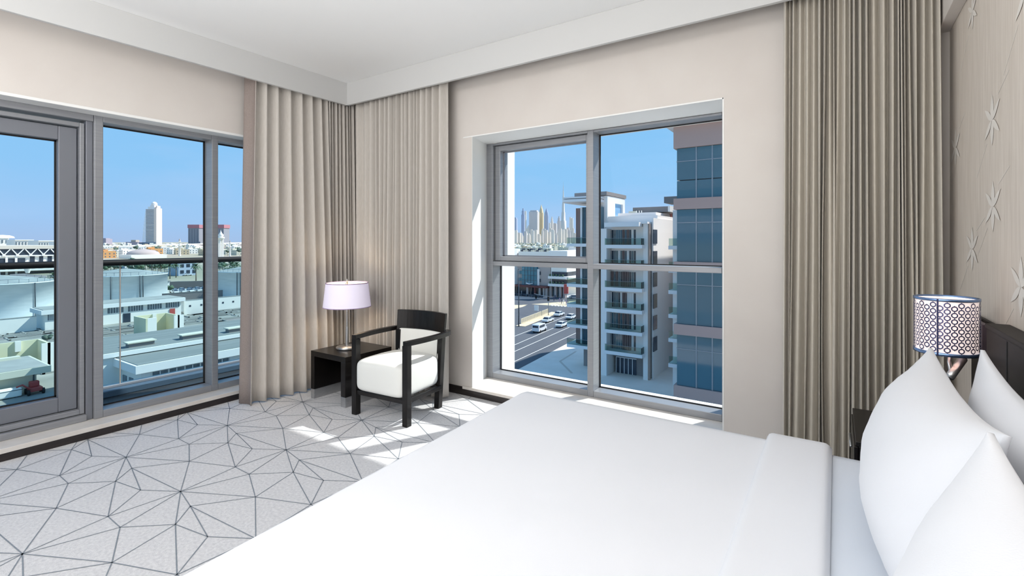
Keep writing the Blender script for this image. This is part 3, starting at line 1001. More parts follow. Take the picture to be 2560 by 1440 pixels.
t = low_building('long_store', 'long low white building with strip windows in front of the middle tank', -155.6, 41.5, 63.2, 9, 5.3, 5)
B(-155.65, -155.5, 49.6, 51.2, G, G + 2.4).build('doorway', M['darkglass'], t)
o = B(-155.55, -155.4, 60.3, 61.6, G + .6, G + 2.4).build('red_panel', M['redsign'], t)
t = low_building('gate_house', 'small flat-roofed white building beside the left tank', -156.2, 34.6, 39.6, 8, 5.0, 2)
B(-156.25, -156.05, 39.2, 40.0, G, G + 2.2).build('doorway', M['darkglass'], t)
# yard walls
def wall_thing(label, a, b, h, th=.3, m='walls', holes=0):
    a, b = Vector((a.x, a.y, G)), Vector((b.x, b.y, G))
    t = thing('yard_wall', label, 'wall', (a + b) / 2)
    MB().bar(a + Vector((0, 0, h / 2)), b + Vector((0, 0, h / 2)), th, h).build('wall_panel', M[m], t)
    MB().bar(a + Vector((0, 0, h + .06)), b + Vector((0, 0, h + .06)), th + .16, .12).build('coping', M['roofdeck'], t)
    for k in range(holes):
        p = a.lerp(b, (k + .5) / holes)
        n_ = Vector((b - a)).cross(Vector((0, 0, 1))).normalized()
        if n_.dot(p) > 0: n_ = -n_
        q = p + n_ * (th / 2)
        MB().bar(q + Vector((0, 0, h * .6)), q + n_ * .06 + Vector((0, 0, h * .6)), .5, .5).build('vent_opening', M['darkglass'], t)
    return t
wall_thing('cream perimeter wall with small vents behind the empty yard', Vector((-157, 64.5, 0)), Vector((-157, 92, 0)), 4.2, holes=9)
wall_thing('low pale wall in front of the left tank', Vector((-158, 10, 0)), Vector((-158, 33.5, 0)), 3.6)
wall_thing('long dark grey bund wall right of the middle tank', pz(405, 758, G), pz(600, 744, G), 3.2, m='stoneband')
wall_thing('grey bund wall behind the car park', pz(88, 790, G), pz(168, 775, G), 3.4, m='stoneband')
wall_thing('dark boundary wall below the palms', pz(404, 722, G), pz(600, 716, G), 3.0, m='stoneband')
p = pz(410, 735, G)
o = thing('white_hut', 'small white hut at the right edge of the middle tank', 'hut', p)
B(p.x - 3, p.x, p.y - 2, p.y + 2, G, G + 5).build('wall', M['walls'], o)
B(p.x - 3.3, p.x + .3, p.y - 2.3, p.y + 2.3, G + 5, G + 5.3).build('roof', M['roofdeck'], o)
B(p.x - .05, p.x + .06, p.y - .5, p.y + .5, G, G + 2.1).build('doorway', M['darkglass'], o)

# --- roofless cream rooms (side walls, back wall and a front return)
def ruin(label, x1, y0, y1, depth, h, face):
    t = thing('roofless_room', label, 'building ruin', (x1 - depth / 2, (y0 + y1) / 2, G))
    w = .35
    B(x1 - depth, x1 - depth + w, y0, y1, G, G + h).build('back_wall_panel', M['creamwall'], t)
    B(x1 - depth + w, x1, y1 - w, y1, G, G + h).build('side_wall_panel', M['creamwall'], t)
    B(x1 - depth + w, x1, y0, y0 + w, G, G + h).build('side_wall_panel', M['creamwall'], t)
    B(x1 - w, x1, y0 + w, y0 + w + face, G, G + h).build('front_wall_panel', M['walls'], t)
    B(x1 - w, x1, y1 - w - 1.4 * .5, y1 + .9, G, G + h).build('front_wall_panel', M['walls'], t)
    B(x1 - depth + w, x1 - depth + w + .4, y1 - 3.1, y1 - 2.4, G + h - 1.6, G + h + .1).build('broken_column', M['walls'], t)
    return t
ruin('roofless cream-walled room standing alone behind the grey-roofed hall', -124.4, 43.7, 50.2, 6.5, 4.6, 1.7)
ruin('roofless cream-walled room behind the flat beige shed', -106.2, 12, 24.2, 6, 4.9, .2)
b = B(-106.6, -105.2, 14.2, 16.0, G, G + 4.2).build('concrete_block', M['balc'])
tag(b, 'pale upright concrete block inside the left roofless room', 'block')

# --- flat beige shed, red machine, white tank box
sh = thing('flat_shed', 'flat-roofed beige shed with two panel doors at the lower left', 'shed', (-99, 8, G))
B(-103.5, -95.2, -14, 20.2, G, G + 2.7).build('wall', M['beigewall'], sh)
B(-104.5, -93.6, -15, 21.4, G + 2.7, G + 3.6).build('roof_slab', M['beigewall'], sh)
B(-104.2, -93.9, -14.7, 21.1, G + 3.6, G + 3.66).build('roof_deck', M['roofdeck'], sh)
B(-103.6, -102.6, 14, 20, G + 3.66, G + 4.0).build('roof_kerb', M['beigewall'], sh)
for a, b in ((12.2, 19.8), (4.2, 11.9), (-4, 3.9)):
    B(-95.25, -95.1, a, b, G + .1, G + 2.5).build('panel_door', M['beigewall'], sh)
    B(-95.22, -95.0, b + .02, b + .16, G + .1, G + 2.6).build('door_post', M['pipe'], sh)
q = pz(81, 981, G)
q.x += 1.3
rm_ = thing('loader', 'small red wheeled machine parked beside the beige shed', 'vehicle', q)
B(q.x - 1, q.x + .6, q.y - .7, q.y + .7, G + .45, G + 1.0).build('chassis', M['redmach'], rm_, .08)
B(q.x - .9, q.x - .1, q.y - .5, q.y + .5, G + 1.0, G + 1.75).build('cab', M['redmach'], rm_, .1)
MB().tube([(q.x + .5, q.y - .5, G + .8), (q.x + .6, q.y - 1.4, G + 1.7), (q.x + .6, q.y - 2.0, G + 1.5)], .12, 6).build('arm', M['redmach'], rm_)
for sx in (-.8, .5):
    for sy in (-.75, .75):
        MB().tube([(q.x + sx, q.y + sy - .12, G + .42), (q.x + sx, q.y + sy + .12, G + .42)], .4, 12).build('wheel', M['tyre'], rm_)
q = pz(22, 991, G)
q.x += 1.4
q.y -= .7
wt = thing('white_tank_box', 'white rounded storage box on the ground beside the red machine', 'container', q)
B(q.x - .9, q.x + .4, q.y - 1.7, q.y + 1.7, G + .12, G + 1.3).build('body', M['walls'], wt, .2, 3)
B(q.x - .8, q.x + .42, q.y - 1.72, q.y + 1.72, G + 1.02, G + 1.10).build('lid_seam', M['pipe'], wt)
for sy in (-1.2, 1.2):
    B(q.x - .8, q.x + .3, q.y + sy - .1, q.y + sy + .1, G, G + .13).build('skid', M['pipe'], wt)

# --- the grey-roofed hall nearest to the balcony
hl = thing('workshop_hall', 'long hall with stepped grey roof and white fascia just below the balcony', 'building', (-75, 38, G))
hx, hy0, hy1 = -71.6, 24.1, 75
B(-79.0, hx - .9, hy0 + .9, hy1, G, G + 5.0).build('wall', M['walls'], hl)
B(-92, -79.0, hy0 - 1.8, hy1, G, G + 6.2).build('rear_wall', M['walls'], hl)
B(-79.6, hx, hy0, hy1, G + 5.0, G + 6.0).build('fascia', M['ext'], hl)
B(-79.6, hx - .3, hy0 + .3, hy1, G + 6.0, G + 6.06).build('lower_roof', M['greyroof'], hl)
B(-92.4, -78.6, hy0 - 2.0, hy1, G + 6.2, G + 6.75).build('upper_fascia', M['ext'], hl)
B(-92.2, -78.9, hy0 - 1.8, hy1, G + 6.75, G + 6.82).build('upper_roof', M['greyroof'], hl)
for k in range(7):
    y = hy0 + 2.2 + k * 6.6
    v_ = B(-81.6, -80.4, y, y + 3.0, G + 6.82, G + 7.35).build('roof_vent', M['stoneband'], hl)
    B(-81.8, -80.2, y - .2, y + 3.2, G + 7.35, G + 7.5).build('vent_cap', M['beigewall'], v_)
for k in range(26):
    y = hy0 + 2 + k * 1.9
    if k % 6 == 5:
        B(hx - 1.0, hx - .7, y, y + .6, G, G + 5.0).build('pier', M['ext'], hl)
    else:
        w = B(hx - .95, hx - .84, y + .1, y + 1.8, G + 1.2, G + 4.7).build('window', M['dimglass'], hl)
        B(hx - .86, hx - .78, y + .85, y + .95, G + 1.2, G + 4.7).build('muntin', M['balc'], w)
B(hx - 1.1, hx - .75, hy0 + .8, hy0 + 1.8, G, G + 5.0).build('pier', M['ext'], hl)
for k in range(3):
    x = -78.3 + k * 2.1
    B(x, x + 1.2, hy0 + .8, hy0 + .95, G + .8, G + 3.8).build('end_window', M['dimglass'], hl)

# --- the white exhibition hall with the zigzag truss
eh = thing('truss_hall', 'long white hall with a zigzag truss above dark glazing, beyond the palms', 'building', (-470, 55, G))
ex = px(80, 660, -440).x
def ey(u): return px(u, 640, ex).y
def ez(v): return px(80, v, ex).z
y0e, y1e = ey(-60), ey(172)
B(ex - 60, ex - 1.2, y0e, y1e, G, ez(623)).build('wall', M['walls'], eh)
B(ex - 62, ex, y0e, y1e, ez(622), ez(614)).build('roof', mat('beige_metal_roof', '#d9d2c4', .6), eh)
B(ex - 1.3, ex - .6, y0e, ey(162), ez(638), ez(622)).build('clerestory', M['darkglass'], eh)
B(ex - 1.3, ex - .2, y0e, ey(162), ez(640.5), ez(637.5)).build('beam', M['ext'], eh)
us = [-56, -23, 10, 44, 77, 109, 140, 155]
for a, b in zip(us[:-1], us[1:]):
    um = (a + b) / 2
    for p, q in (((a, 637), (um - 1, 622.5)), ((um + 3, 622.5), (b, 637))):
        MB().bar((ex - .3, ey(p[0]), ez(p[1])), (ex - .3, ey(q[0]), ez(q[1])), .4, .55).build('truss_member', M['ext'], eh)
    B(ex - .9, ex + .1, ey(b) - .7, ey(b) + .7, ez(640), ez(634)).build('bearing', M['ext'], eh)
for a, b in ((76, 88), (99, 109), (120, 131), (142, 153)):
    B(ex - 1.3, ex - .9, ey(a), ey(b), ez(672), ez(641)).build('window', M['darkglass'], eh)
B(ex - 1.3, ex - .9, y0e, ey(64), ez(672), ez(645)).build('window_band', M['darkglass'], eh)
for u in (14, 38, -20):
    B(ex - .9, ex - .4, ey(u), ey(u + 6), ez(700), ez(640)).build('pier', M['ext'], eh)
B(ex - 1, ex + 3, y0e, ey(170), ez(676), ez(672)).build('canopy', M['ext'], eh)
B(ex - 1.3, ex - .9, y0e, ey(170), ez(690), ez(678)).build('lower_windows', M['darkglass'], eh)
sk = thing('sunken_roof', 'sloping grey roof with an upside-down white cone in front of the truss hall', 'building', (ex + 60, ey(50), G))
a = pz(25, 712, G + 3)
pr = [pz(20, 700, G + 3.2), pz(112, 705, G + 3.2), pz(116, 690, G + 3.6), pz(60, 682, G + 4.0), pz(25, 684, G + 4.0)]
MB().prism([(p.x, p.y) for p in pr], G + 2.8, G + 3.6).build('roof', M['stoneband'], sk)
MB().prism([(p.x * .99, p.y * .99) for p in pr], G, G + 2.8).build('wall', M['walls'], sk)
p = pz(69, 690, G + 2)
MB().lathe([(.8, 0), (2.2, 4.6), (2.4, 5.0), (0, 5.0)], (p.x, p.y, G + 3.6), 20).build('roof_light', M['ext'], sk)
# white roofs behind the hall
for k, (a, b, v, d, lab) in enumerate(((-40, 30, 594, 640, 'large white building on the skyline at the far left, with a domed roof edge'), (30, 92, 599, 600, 'white building with long flat roof behind the truss hall'), (88, 150, 601, 560, 'white building with ribbed wall behind the truss hall'), (146, 185, 604, 520, 'low cream building behind the end of the truss hall'))):
    p, q = pt(a, v, d), pt(b, v, d)
    t = thing('white_block', lab, 'building', ((p.x + q.x) / 2, (p.y + q.y) / 2, G))
    xx = (p.x + q.x) / 2
    B(xx - 40, xx, min(p.y, q.y), max(p.y, q.y), G, p.z - 1).build('wall', M['walls'], t)
    B(xx - 41, xx + 1, min(p.y, q.y), max(p.y, q.y), p.z - 1, p.z).build('parapet', M['ext'], t)
    n = 5 + k
    for i in range(n):
        y = min(p.y, q.y) + abs(q.y - p.y) * (i + .3) / n
        B(xx, xx + .5, y, y + abs(q.y - p.y) / n * .35, p.z - 7, p.z - 3).build('window', M['dimglass'], t)
    if k == 0:
        MB().lathe([(12, 0), (11, 2), (7, 3.6), (0, 4.2)], (xx - 12, (p.y + q.y) / 2 + 6, p.z - .5), 24).build('dome', M['ext'], t)

taken = []
def free(p, r):
    for q, s in taken:
        if (q - p).length < r + s: return False
    taken.append((p, r))
    return True
# --- vegetation
def leafblob(mb, c, r, n=9, sz=.8, mi=0):
    for _ in range(n):
        a, e = rnd.uniform(0, 6.28), rnd.uniform(-.4, 1)
        d = r * rnd.uniform(.2, .75)
        mb.sphere((c[0] + d * cos(a), c[1] + d * sin(a), c[2] + d * e * sz), r * rnd.uniform(.3, .52), 8, 6, mi, .85, .16, rnd)
def make_tree(h, r, m):
    t = empty('tree', (0, 0, 0))
    mb = MB()
    leafblob(mb, (0, 0, h - r * .7), r)
    mb.build('foliage', M[m], t, local=True)
    MB().tube([(0, 0, 0), (.1, 0, h * .4), (0, .1, h - r)], .22, 6, r2=.12).build('trunk', M['bark'], t, local=True)
    return t
protos = [make_tree(7, 3.4, 'leaf'), make_tree(6, 3.0, 'leafd'), make_tree(8.5, 3.6, 'leafd')]
first = [True] * 3
def tree(p, k, s, label, group):
    o = protos[k] if first[k] else copy_tree(protos[k])
    first[k] = False
    o.location = (p.x, p.y, G)
    o.rotation_euler = (0, 0, rnd.uniform(0, 6))
    o.scale = (s, s, s)
    return tag(o, label, 'tree', group)
fr = MB()
for i in range(8):
    t = i / 7
    w = .34 * sin(pi * (.12 + .86 * t)) + .02
    x, z = 2.6 * t, .95 * sin(t * 2.3) - .55 * t * t
    fr.v += [(x, -w, z - .10), (x, 0, z + .05), (x, w, z - .10)]
for i in range(7):
    a = i * 3
    fr.f += [[a, a + 3, a + 4, a + 1], [a + 1, a + 4, a + 5, a + 2]]
fr.m = [0] * len(fr.f)
fr.sm = [False] * len(fr.f)
def make_palm(h):
    t = empty('palm', (0, 0, 0))
    MB().tube([(0, 0, 0), (.1, .05, h * .5), (0, 0, h)], .26, 8, r2=.18).build('trunk', M['bark'], t, local=True)
    f0 = None
    for k in range(26):
        if f0 is None:
            f0 = fr.build('frond', M['palmleaf'], t, local=True)
            f = f0
        else:
            f = f0.copy()
            COL.objects.link(f)
            f.parent = t
        f.location = (0, 0, h)
        ring = k // 9
        f.rotation_euler = (rnd.uniform(-.2, .2), (-.75, -.15, .45)[min(ring, 2)] + rnd.uniform(-.2, .2), k * 2.4)
        s = rnd.uniform(.85, 1.15)
        f.scale = (s, s, s)
    return t
pp = make_palm(6.2)
fp = True
def palm(p, s, label, group=None):
    global fp
    o = pp if fp else copy_tree(pp)
    fp = False
    o.location = (p.x, p.y, G)
    o.rotation_euler = (0, 0, rnd.uniform(0, 6))
    o.scale = (s, s, s)
    return tag(o, label, 'palm tree', group)
palm(pz(136, 731, G), 1.0, 'single date palm beside the left tank, above the parked cars')
palm(pz(490, 702, G), 1.15, 'date palm beside the blue-grey villa')
for u, v, s in ((425, 697, 1.15), (380, 690, 1.2), (402, 692, 1.1), (440, 694, 1.1), (330, 684, 1.2), (352, 686, 1.15), (580, 690, 1.1), (592, 692, 1.1)):
    free(pz(u, v, G), 2.5)
    palm(pz(u, v, G), s, 'date palm in the green belt behind the tanks', 'palms in the green belt')
p, p1 = pz(446, 690, G), pz(484, 687, G)
taken.append((Vector((p.x - 7, (p.y + p1.y) / 2, G)), 15))
for i in range(150):
    u, v = rnd.uniform(250, 470), rnd.uniform(668, 688)
    p = pz(u, v, G)
    if not free(p, 3.2): continue
    tree(p, rnd.randrange(3), rnd.uniform(.8, 1.0), 'bushy dark green tree in the belt behind the tanks', 'trees in the green belt')
for i in range(9):
    p = pz(rnd.uniform(545, 605), rnd.uniform(668, 690), G)
    if not free(p, 3): continue
    tree(p, rnd.randrange(3), rnd.uniform(.7, 1), 'rounded tree behind the farthest tank', 'trees behind the farthest tank')
free(pz(136, 731, G), 2)
for i in range(22):
    p = pz(rnd.uniform(96, 130), rnd.uniform(722, 734), G)
    if not free(p, 2.4): continue
    tree(p, rnd.randrange(3), rnd.uniform(.5, .8), 'leafy tree beside the single palm', 'trees beside the single palm')
for i in range(30):
    v = rnd.uniform(616, 640)
    p = pz(rnd.uniform(256, 610), v, G)
    if not free(p, 6): continue
    tree(p, rnd.randrange(3), rnd.uniform(1.0, 1.7), 'tree crown among the low houses of the far quarter', 'trees among the far houses')
for u, v, s in ((118, 862, .35), (437, 822, .3)):
    tree(pz(u, v, G), 1, s, 'scrubby bush growing beside the ruined wall' if u < 200 else 'scrubby bush on the empty yard behind the lone room', None)
tree(pz(425, 737, G), 0, .55, 'bright green shrub beside the white hut', None)

# blue-grey villa
p0, p1 = pz(446, 690, G), pz(484, 687, G)
vl = thing('villa', 'blue-grey villa with square windows among the palms', 'house', p0)
vx = p0.x
B(vx - 14, vx, p0.y, p1.y, G, G + 8.6).build('wall', mat('blue_grey_render', '#b9c2d2', .8), vl)
B(vx - 14.5, vx + .5, p0.y - .5, p1.y + .5, G + 8.6, G + 9.1).build('roof', M['roofdeck'], vl)
for k in range(3):
    for j in range(2):
        y = p0.y + (p1.y - p0.y) * (k + .3) / 3
        B(vx - .1, vx + .1, y, y + 2, G + 1.4 + j * 3.8, G + 3.4 + j * 3.8).build('window', M['darkglass'], vl)

# --- parked cars
def make_car(m, name='car'):
    t = empty(name, (0, 0, 0))
    pr = [(-2.2, .35), (2.2, .35), (2.25, .75), (1.3, .9), (-1.9, .95), (-2.25, .8)]
    mb = MB()
    n = len(pr)
    mb.add([(x, -.86, z) for x, z in pr] + [(x, .86, z) for x, z in pr], [tuple(range(n)), tuple(reversed(range(n, 2 * n)))] + [(i, n + i, n + (i + 1) % n, (i + 1) % n) for i in range(n)])
    cb = [(-1.75, .93), (1.0, .90), (.35, 1.42), (-1.15, 1.42)]
    mb.add([(x, -(.8 if z < 1 else .62), z) for x, z in cb] + [(x, (.8 if z < 1 else .62), z) for x, z in cb], [(0, 1, 2, 3), (7, 6, 5, 4), (3, 2, 6, 7)])
    mb.build('body', m, t, .06, 2, local=True)
    g = MB().add([(x, -(.79 if z < 1 else .62), z) for x, z in cb] + [(x, (.79 if z < 1 else .62), z) for x, z in cb], [(1, 5, 6, 2), (0, 3, 7, 4)])
    for sg in (-1, 1):
        P = [(-1.5, .97), (.85, .97), (.30, 1.36), (-1.1, 1.36)]
        g.add([(x, sg * ((.8 if z < 1 else .64) + .012), z) for x, z in P], [(0, 1, 2, 3)])
    g.build('window', M['darkglass'], t, local=True)['kind'] = 'stuff'
    w0 = None
    for x in (-1.35, 1.35):
        for y in (-.78, .78):
            if w0 is None:
                w0 = MB().tube([(0, -.1, 0), (0, .1, 0)], .33, 12).build('wheel', M['tyre'], t, local=True)
                w = w0
            else:
                w = w0.copy()
                COL.objects.link(w)
                w.parent = t
            w.location = (x, y, .33)
    return t
cars = [make_car(M['carwhite']), make_car(M['cargrey']), make_car(M['cardark'])]
cf = [True] * 3
def car(p, rz, k, label, group=None, cat='car'):
    o = cars[k] if cf[k] else copy_tree(cars[k])
    cf[k] = False
    o.location = (p.x, p.y, G)
    o.rotation_euler = (0, 0, rz)
    return tag(o, label, cat, group)
p0 = pz(96, 764, G)
p0.x -= 2
for i in range(7):
    for j in range(9):
        p = Vector((p0.x - i * 7.5, p0.y - .5 + j * 2.75 + (i % 2), G))
        k = rnd.choice((0, 0, 0, 1, 2))
        car(p, rnd.choice((0, pi)) + rnd.uniform(-.06, .06), k, ('white', 'silver grey', 'dark grey')[k] + ' parked car packed in the rows beside the left tank', ('white', 'silver grey', 'dark grey')[k] + ' cars in the packed car park')
p0 = pz(436, 733, G)
for i in range(2):
    for j in range(6):
        p = Vector((p0.x - i * 7, p0.y + j * 2.9, G))
        k = rnd.choice((0, 0, 0, 1))
        car(p, rnd.choice((0, pi)), k, ('white', 'silver grey')[k] + ' car parked behind the bund wall beside the bright green shrub', ('white', 'silver grey')[k] + ' cars behind the bund wall')
for u, v, k, lb in ((414, 686, 0, 'white car parked under the palms, leftmost of those beside the villa'), (432, 686, 0, 'white car parked under the palms, second from the villa'), (470, 689, 0, 'white car parked in front of the blue-grey villa')):
    car(pz(u, v, G), pi / 2, k, lb)

# --- far quarter: low houses, towers, viaduct
def make_house(i, w, d, h, mw):
    mb = MB()
    mb.box(-w / 2, w / 2, -d / 2, d / 2, 0, h)
    for a, b, c, e in ((-w / 2, w / 2, -d / 2, -d / 2 + .4), (-w / 2, w / 2, d / 2 - .4, d / 2), (-w / 2, -w / 2 + .4, -d / 2, d / 2), (w / 2 - .4, w / 2, -d / 2, d / 2)):
        mb.box(a, b, c, e, h, h + 1.0)
    mb.box(-w / 2 + 1, -w / 2 + 1 + w * .35, -d / 2 + 1, d * .1, h, h + 2.8)
    n = max(2, int(w / 4))
    for f in range(int(h / 3.3)):
        for k in range(n):
            x = -w / 2 + w * (k + .5) / n
            mb.box(x - .6, x + .6, -d / 2 - .06, -d / 2 + .1, f * 3.3 + 1, f * 3.3 + 2.5, 1)
        for k in range(max(2, int(d / 4))):
            y = -d / 2 + d * (k + .5) / max(2, int(d / 4))
            mb.box(w / 2 - .1, w / 2 + .06, y - .6, y + .6, f * 3.3 + 1, f * 3.3 + 2.5, 1)
    return mb.build('house', [mw, M['dimglass']])
hm = [make_house(0, 14, 12, 7, M['walls']), make_house(1, 18, 14, 8, M['apron']), make_house(2, 24, 12, 6.8, M['beigewall']), make_house(3, 12, 16, 10, M['walls']), make_house(4, 20, 18, 7, M['sand']), make_house(5, 16, 12, 7, M['orange'])]
hf = [True] * 6
HL = ('small white flat-roofed house', 'pinkish grey flat-roofed house', 'long cream flat-roofed house', 'tall narrow white house', 'broad sand-coloured house', 'orange house')
def house(p, k, label, group, rz=0, s=1):
    o = hm[k] if hf[k] else hm[k].copy()
    if not hf[k]: COL.objects.link(o)
    hf[k] = False
    o.location = (p.x, p.y, G)
    o.rotation_euler = (0, 0, rz)
    o.scale = (s, s, s)
    return tag(o, label, 'house', group)
for q in range(-2, 3):
    p = pt(380 + q * 12, 605, 2100)
    p.z = G
    free(p, 40)
va_, vb_ = pt(150, 619.5, 980), pt(640, 606, 1500)
va_.z = vb_.z = G
vd_ = (vb_ - va_).normalized()
for q in (pz(358, 645, G), pz(449, 640, G), pz(575, 641, G), pz(552, 645, G), pz(268, 645, G), pz(385, 639, G)): free(q, 16)
n = 0
for _ in range(2500):
    if n >= 170: break
    v = 603 + 8 + 32 * rnd.random() ** 1.5
    p = pz(rnd.uniform(256, 612), v, G)
    if not free(p, 13) or abs((p - va_).cross(vd_).z) < 14: continue
    n += 1
    k = rnd.choice((0, 0, 1, 2, 3, 3, 4))
    house(p, k, HL[k] + ' in the quarter below the viaduct', HL[k] + ' group below the viaduct', rnd.uniform(-.3, .3), rnd.uniform(.8, 1.2))
house(pz(268, 645, G), 5, 'orange-roofed house at the left end of the far quarter', None, 0, 1.1)
house(pz(385, 639, G), 5, 'orange house beside the pale dome', None, 0, 1.3)
p = pz(358, 645, G)
dm = thing('domed_hall', 'hall with a wide pale dome among the far houses', 'building', p)
MB().lathe([(17, 0), (17, 1.5), (15.5, 3.2), (11, 5.2), (5, 6.5), (0, 7)], (p.x, p.y, G + 4.5), 32).build('dome', M['apron'], dm)
MB().prism([(p.x - 19, p.y - 19), (p.x + 19, p.y - 19), (p.x + 19, p.y + 19), (p.x - 19, p.y + 19)], G, G + 4.5).build('wall', M['walls'], dm)
MB().cyl((p.x, p.y, G + 11.3), 1.0, 0, 2.2, 10).build('finial', M['walls'], dm)
# elevated railway
va, vb = pt(150, 619.5, 980), pt(640, 606, 1500)
vd = thing('viaduct', 'long thin white elevated railway crossing the far quarter', 'viaduct', (va + vb) / 2)
MB().bar(va, vb, 9, 2.6).build('deck', M['walls'], vd)
for k in range(24):
    p = va.lerp(vb, (k + .5) / 24)
    B(p.x - 1, p.x + 1, p.y - 1, p.y + 1, G, p.z - 1.3).build('pier', M['walls'], vd)
# tower with a ball on top
td = 2100
def ttw(u, v): return pt(u, v, td)
tw = thing('ball_tower', 'banded office tower leaning outward with a ball on its top', 'tower', (ttw(380, 612).x, ttw(380, 612).y, G))
c = ttw(381, 612)
k_ = td / FPX
def slab(u0, u1, v0, v1, dep, name, m, parent):
    a, b = ttw(u0, v0), ttw(u1, v1)
    mid = (a + b) / 2
    ax = (b - a)
    ax.z = 0
    w = ax.length / 2
    ax.normalize()
    ay = Vector((-ax.y, ax.x, 0))
    P = [mid - ax * w - ay * dep, mid + ax * w - ay * dep, mid + ax * w + ay * dep, mid - ax * w + ay * dep]
    return MB().prism([(p.x, p.y) for p in P], b.z, a.z).build(name, m, parent)
tb_ = m2('towerbeige', '#f6f0ec', rough=.6)
tg_ = m2('towergrey', '#6f788b', rough=.4)
ts_ = m2('towerside', '#ecd9ce', rough=.7)
for i in range(29):
    f = i / 28
    v0 = 523 + (611 - 523) * f
    l = 372.5 - 10 * f ** .7
    r = 393.5 - 1.5 * f
    slab(l, r, v0, v0 + 1.5, 18, 'floor_band', tb_, tw)
slab(371, 392.5, 523, 611, 15, 'core', tg_, tw)
slab(392, 398, 521, 614, 17, 'side_wall_panel', ts_, tw)
slab(394, 397, 515, 523, 10, 'top_fin', ts_, tw)
slab(376, 392, 517.5, 523, 14, 'crown_step', tb_, tw)
slab(380.5, 391, 513.5, 517.5, 12, 'crown_step', tb_, tw)
p = ttw(385.8, 511)
MB().sphere(p, 6.6 * k_, 20, 14).build('ball', tb_, tw)
slab(355, 397, 606, 614, 20, 'podium', tg_, tw)
# red-topped construction blocks
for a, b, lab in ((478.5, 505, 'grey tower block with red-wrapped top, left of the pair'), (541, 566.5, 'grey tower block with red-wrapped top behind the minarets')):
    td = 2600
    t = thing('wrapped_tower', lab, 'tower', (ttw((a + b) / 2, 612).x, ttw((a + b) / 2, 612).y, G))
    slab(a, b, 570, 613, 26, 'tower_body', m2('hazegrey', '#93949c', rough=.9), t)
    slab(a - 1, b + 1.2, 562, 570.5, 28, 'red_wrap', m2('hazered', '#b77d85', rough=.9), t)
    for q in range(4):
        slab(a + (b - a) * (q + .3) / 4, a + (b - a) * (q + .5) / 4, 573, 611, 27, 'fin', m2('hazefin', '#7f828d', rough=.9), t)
td = 2500
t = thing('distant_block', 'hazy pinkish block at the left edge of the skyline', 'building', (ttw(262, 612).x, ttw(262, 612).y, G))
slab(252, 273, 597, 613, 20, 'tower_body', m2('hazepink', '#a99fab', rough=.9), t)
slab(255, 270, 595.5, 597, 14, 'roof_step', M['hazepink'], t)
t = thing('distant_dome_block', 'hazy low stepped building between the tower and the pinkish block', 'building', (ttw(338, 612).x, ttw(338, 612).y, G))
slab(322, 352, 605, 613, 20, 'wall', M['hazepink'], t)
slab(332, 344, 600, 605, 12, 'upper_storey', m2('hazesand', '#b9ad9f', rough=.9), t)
# minarets
def minaret(u, vb_, vt, r, label):
    p = pz(u, vb_, G)
    h = (vb_ - vt) / (vb_ - Y0) * (EYE - G)
    t = thing('minaret', label, 'minaret', p)
    MB().lathe([(r, 0), (r, h * .55), (r * 1.5, h * .57), (r * 1.5, h * .62), (r * .8, h * .63)], p, 14).build('shaft', M['walls'], t)
    MB().lathe([(r * .75, h * .62), (r * .75, h * .8), (r * 1.1, h * .81), (r * 1.1, h * .84), (r * .6, h * .85)], p, 14).build('upper_shaft', M['walls'], t)
    MB().lathe([(r * .6, h * .85), (r * .7, h * .9), (.1, h)], p, 12).build('cap', M['apron'], t)
minaret(449, 640, 596, 1.6, 'slender cream minaret among the far houses')
minaret(575, 641, 600, 1.1, 'thin white minaret beside the crowned column cluster')
p = pz(552, 645, G)
t = thing('crown_monument', 'white cluster of tall columns carrying a pointed crown', 'tower', p)
H_ = (645 - 575) / (645 - Y0) * (EYE - G)
for k in range(4):
    a = pi / 4 + k * pi / 2
    MB().cyl((p.x + 2.6 * cos(a), p.y + 2.6 * sin(a), G), .75, 0, H_ * .68, 10).build('column', M['walls'], t)
MB().lathe([(2.2, H_ * .66), (4.2, H_ * .70), (4.4, H_ * .74), (2.6, H_ * .76)], p, 16).build('gallery', M['walls'], t)
MB().lathe([(2.6, H_ * .76), (3.4, H_ * .82), (1.6, H_ * .88), (.5, H_ * .95), (.1, H_)], p, 16).build('crown', M['walls'], t)
# ------------------------------------------------------------------ seen through the back window
# streets
RD = Vector((-63.258 + 59.937, 119.034 - 89.814, 0)).normalized()
RN = Vector((-RD.y, RD.x, 0))
def strip(name, a, b, w, m, z, parent=None):
    a, b = Vector(a), Vector(b)
    d = (b - a).normalized()
    n_ = Vector((-d.y, d.x, 0)) * (w / 2)
    return MB().prism([((a - n_).x, (a - n_).y), ((b - n_).x, (b - n_).y), ((b + n_).x, (b + n_).y), ((a + n_).x, (a + n_).y)], z - .05, z).build(name, m, parent)
far_d = flat('city_ground', [(-20, 55), (60, 55), (60, 700), (-420, 700), (-150, 130), (-90, 66)], M['sand'], t=.055)
pe, pf = Vector((-44.2, 70.1, 0)), Vector((-46.3, 91.3, 0))
road = flat('road', [pe - RD * 60, pe + RD * 75, pe + RD * 75 + RN * 34, pe + RD * 10 + RN * 44, pe - RD * 60 + RN * 40], M['asphalt'], t=.09)
flat('cross_street', [pz(1283, 764, G), pz(1440, 752, G), pz(1445, 735, G), pz(1283, 748.5, G)], M['asphalt'], t=.085)
flat('plaza_pavement', [pe - RD * 60, pe + RD * 70, pe + RD * 70 + Vector((70, 0, 0)), pe - RD * 60 + Vector((70, 0, 0))], M['plaza'], t=.16)
flat('sidewalk', [pz(1270, 749, G), pz(1352, 748, G), pz(1440, 737, G), pz(1440, 716, G), pz(1270, 737, G)], M['pinkpave'], t=.14)
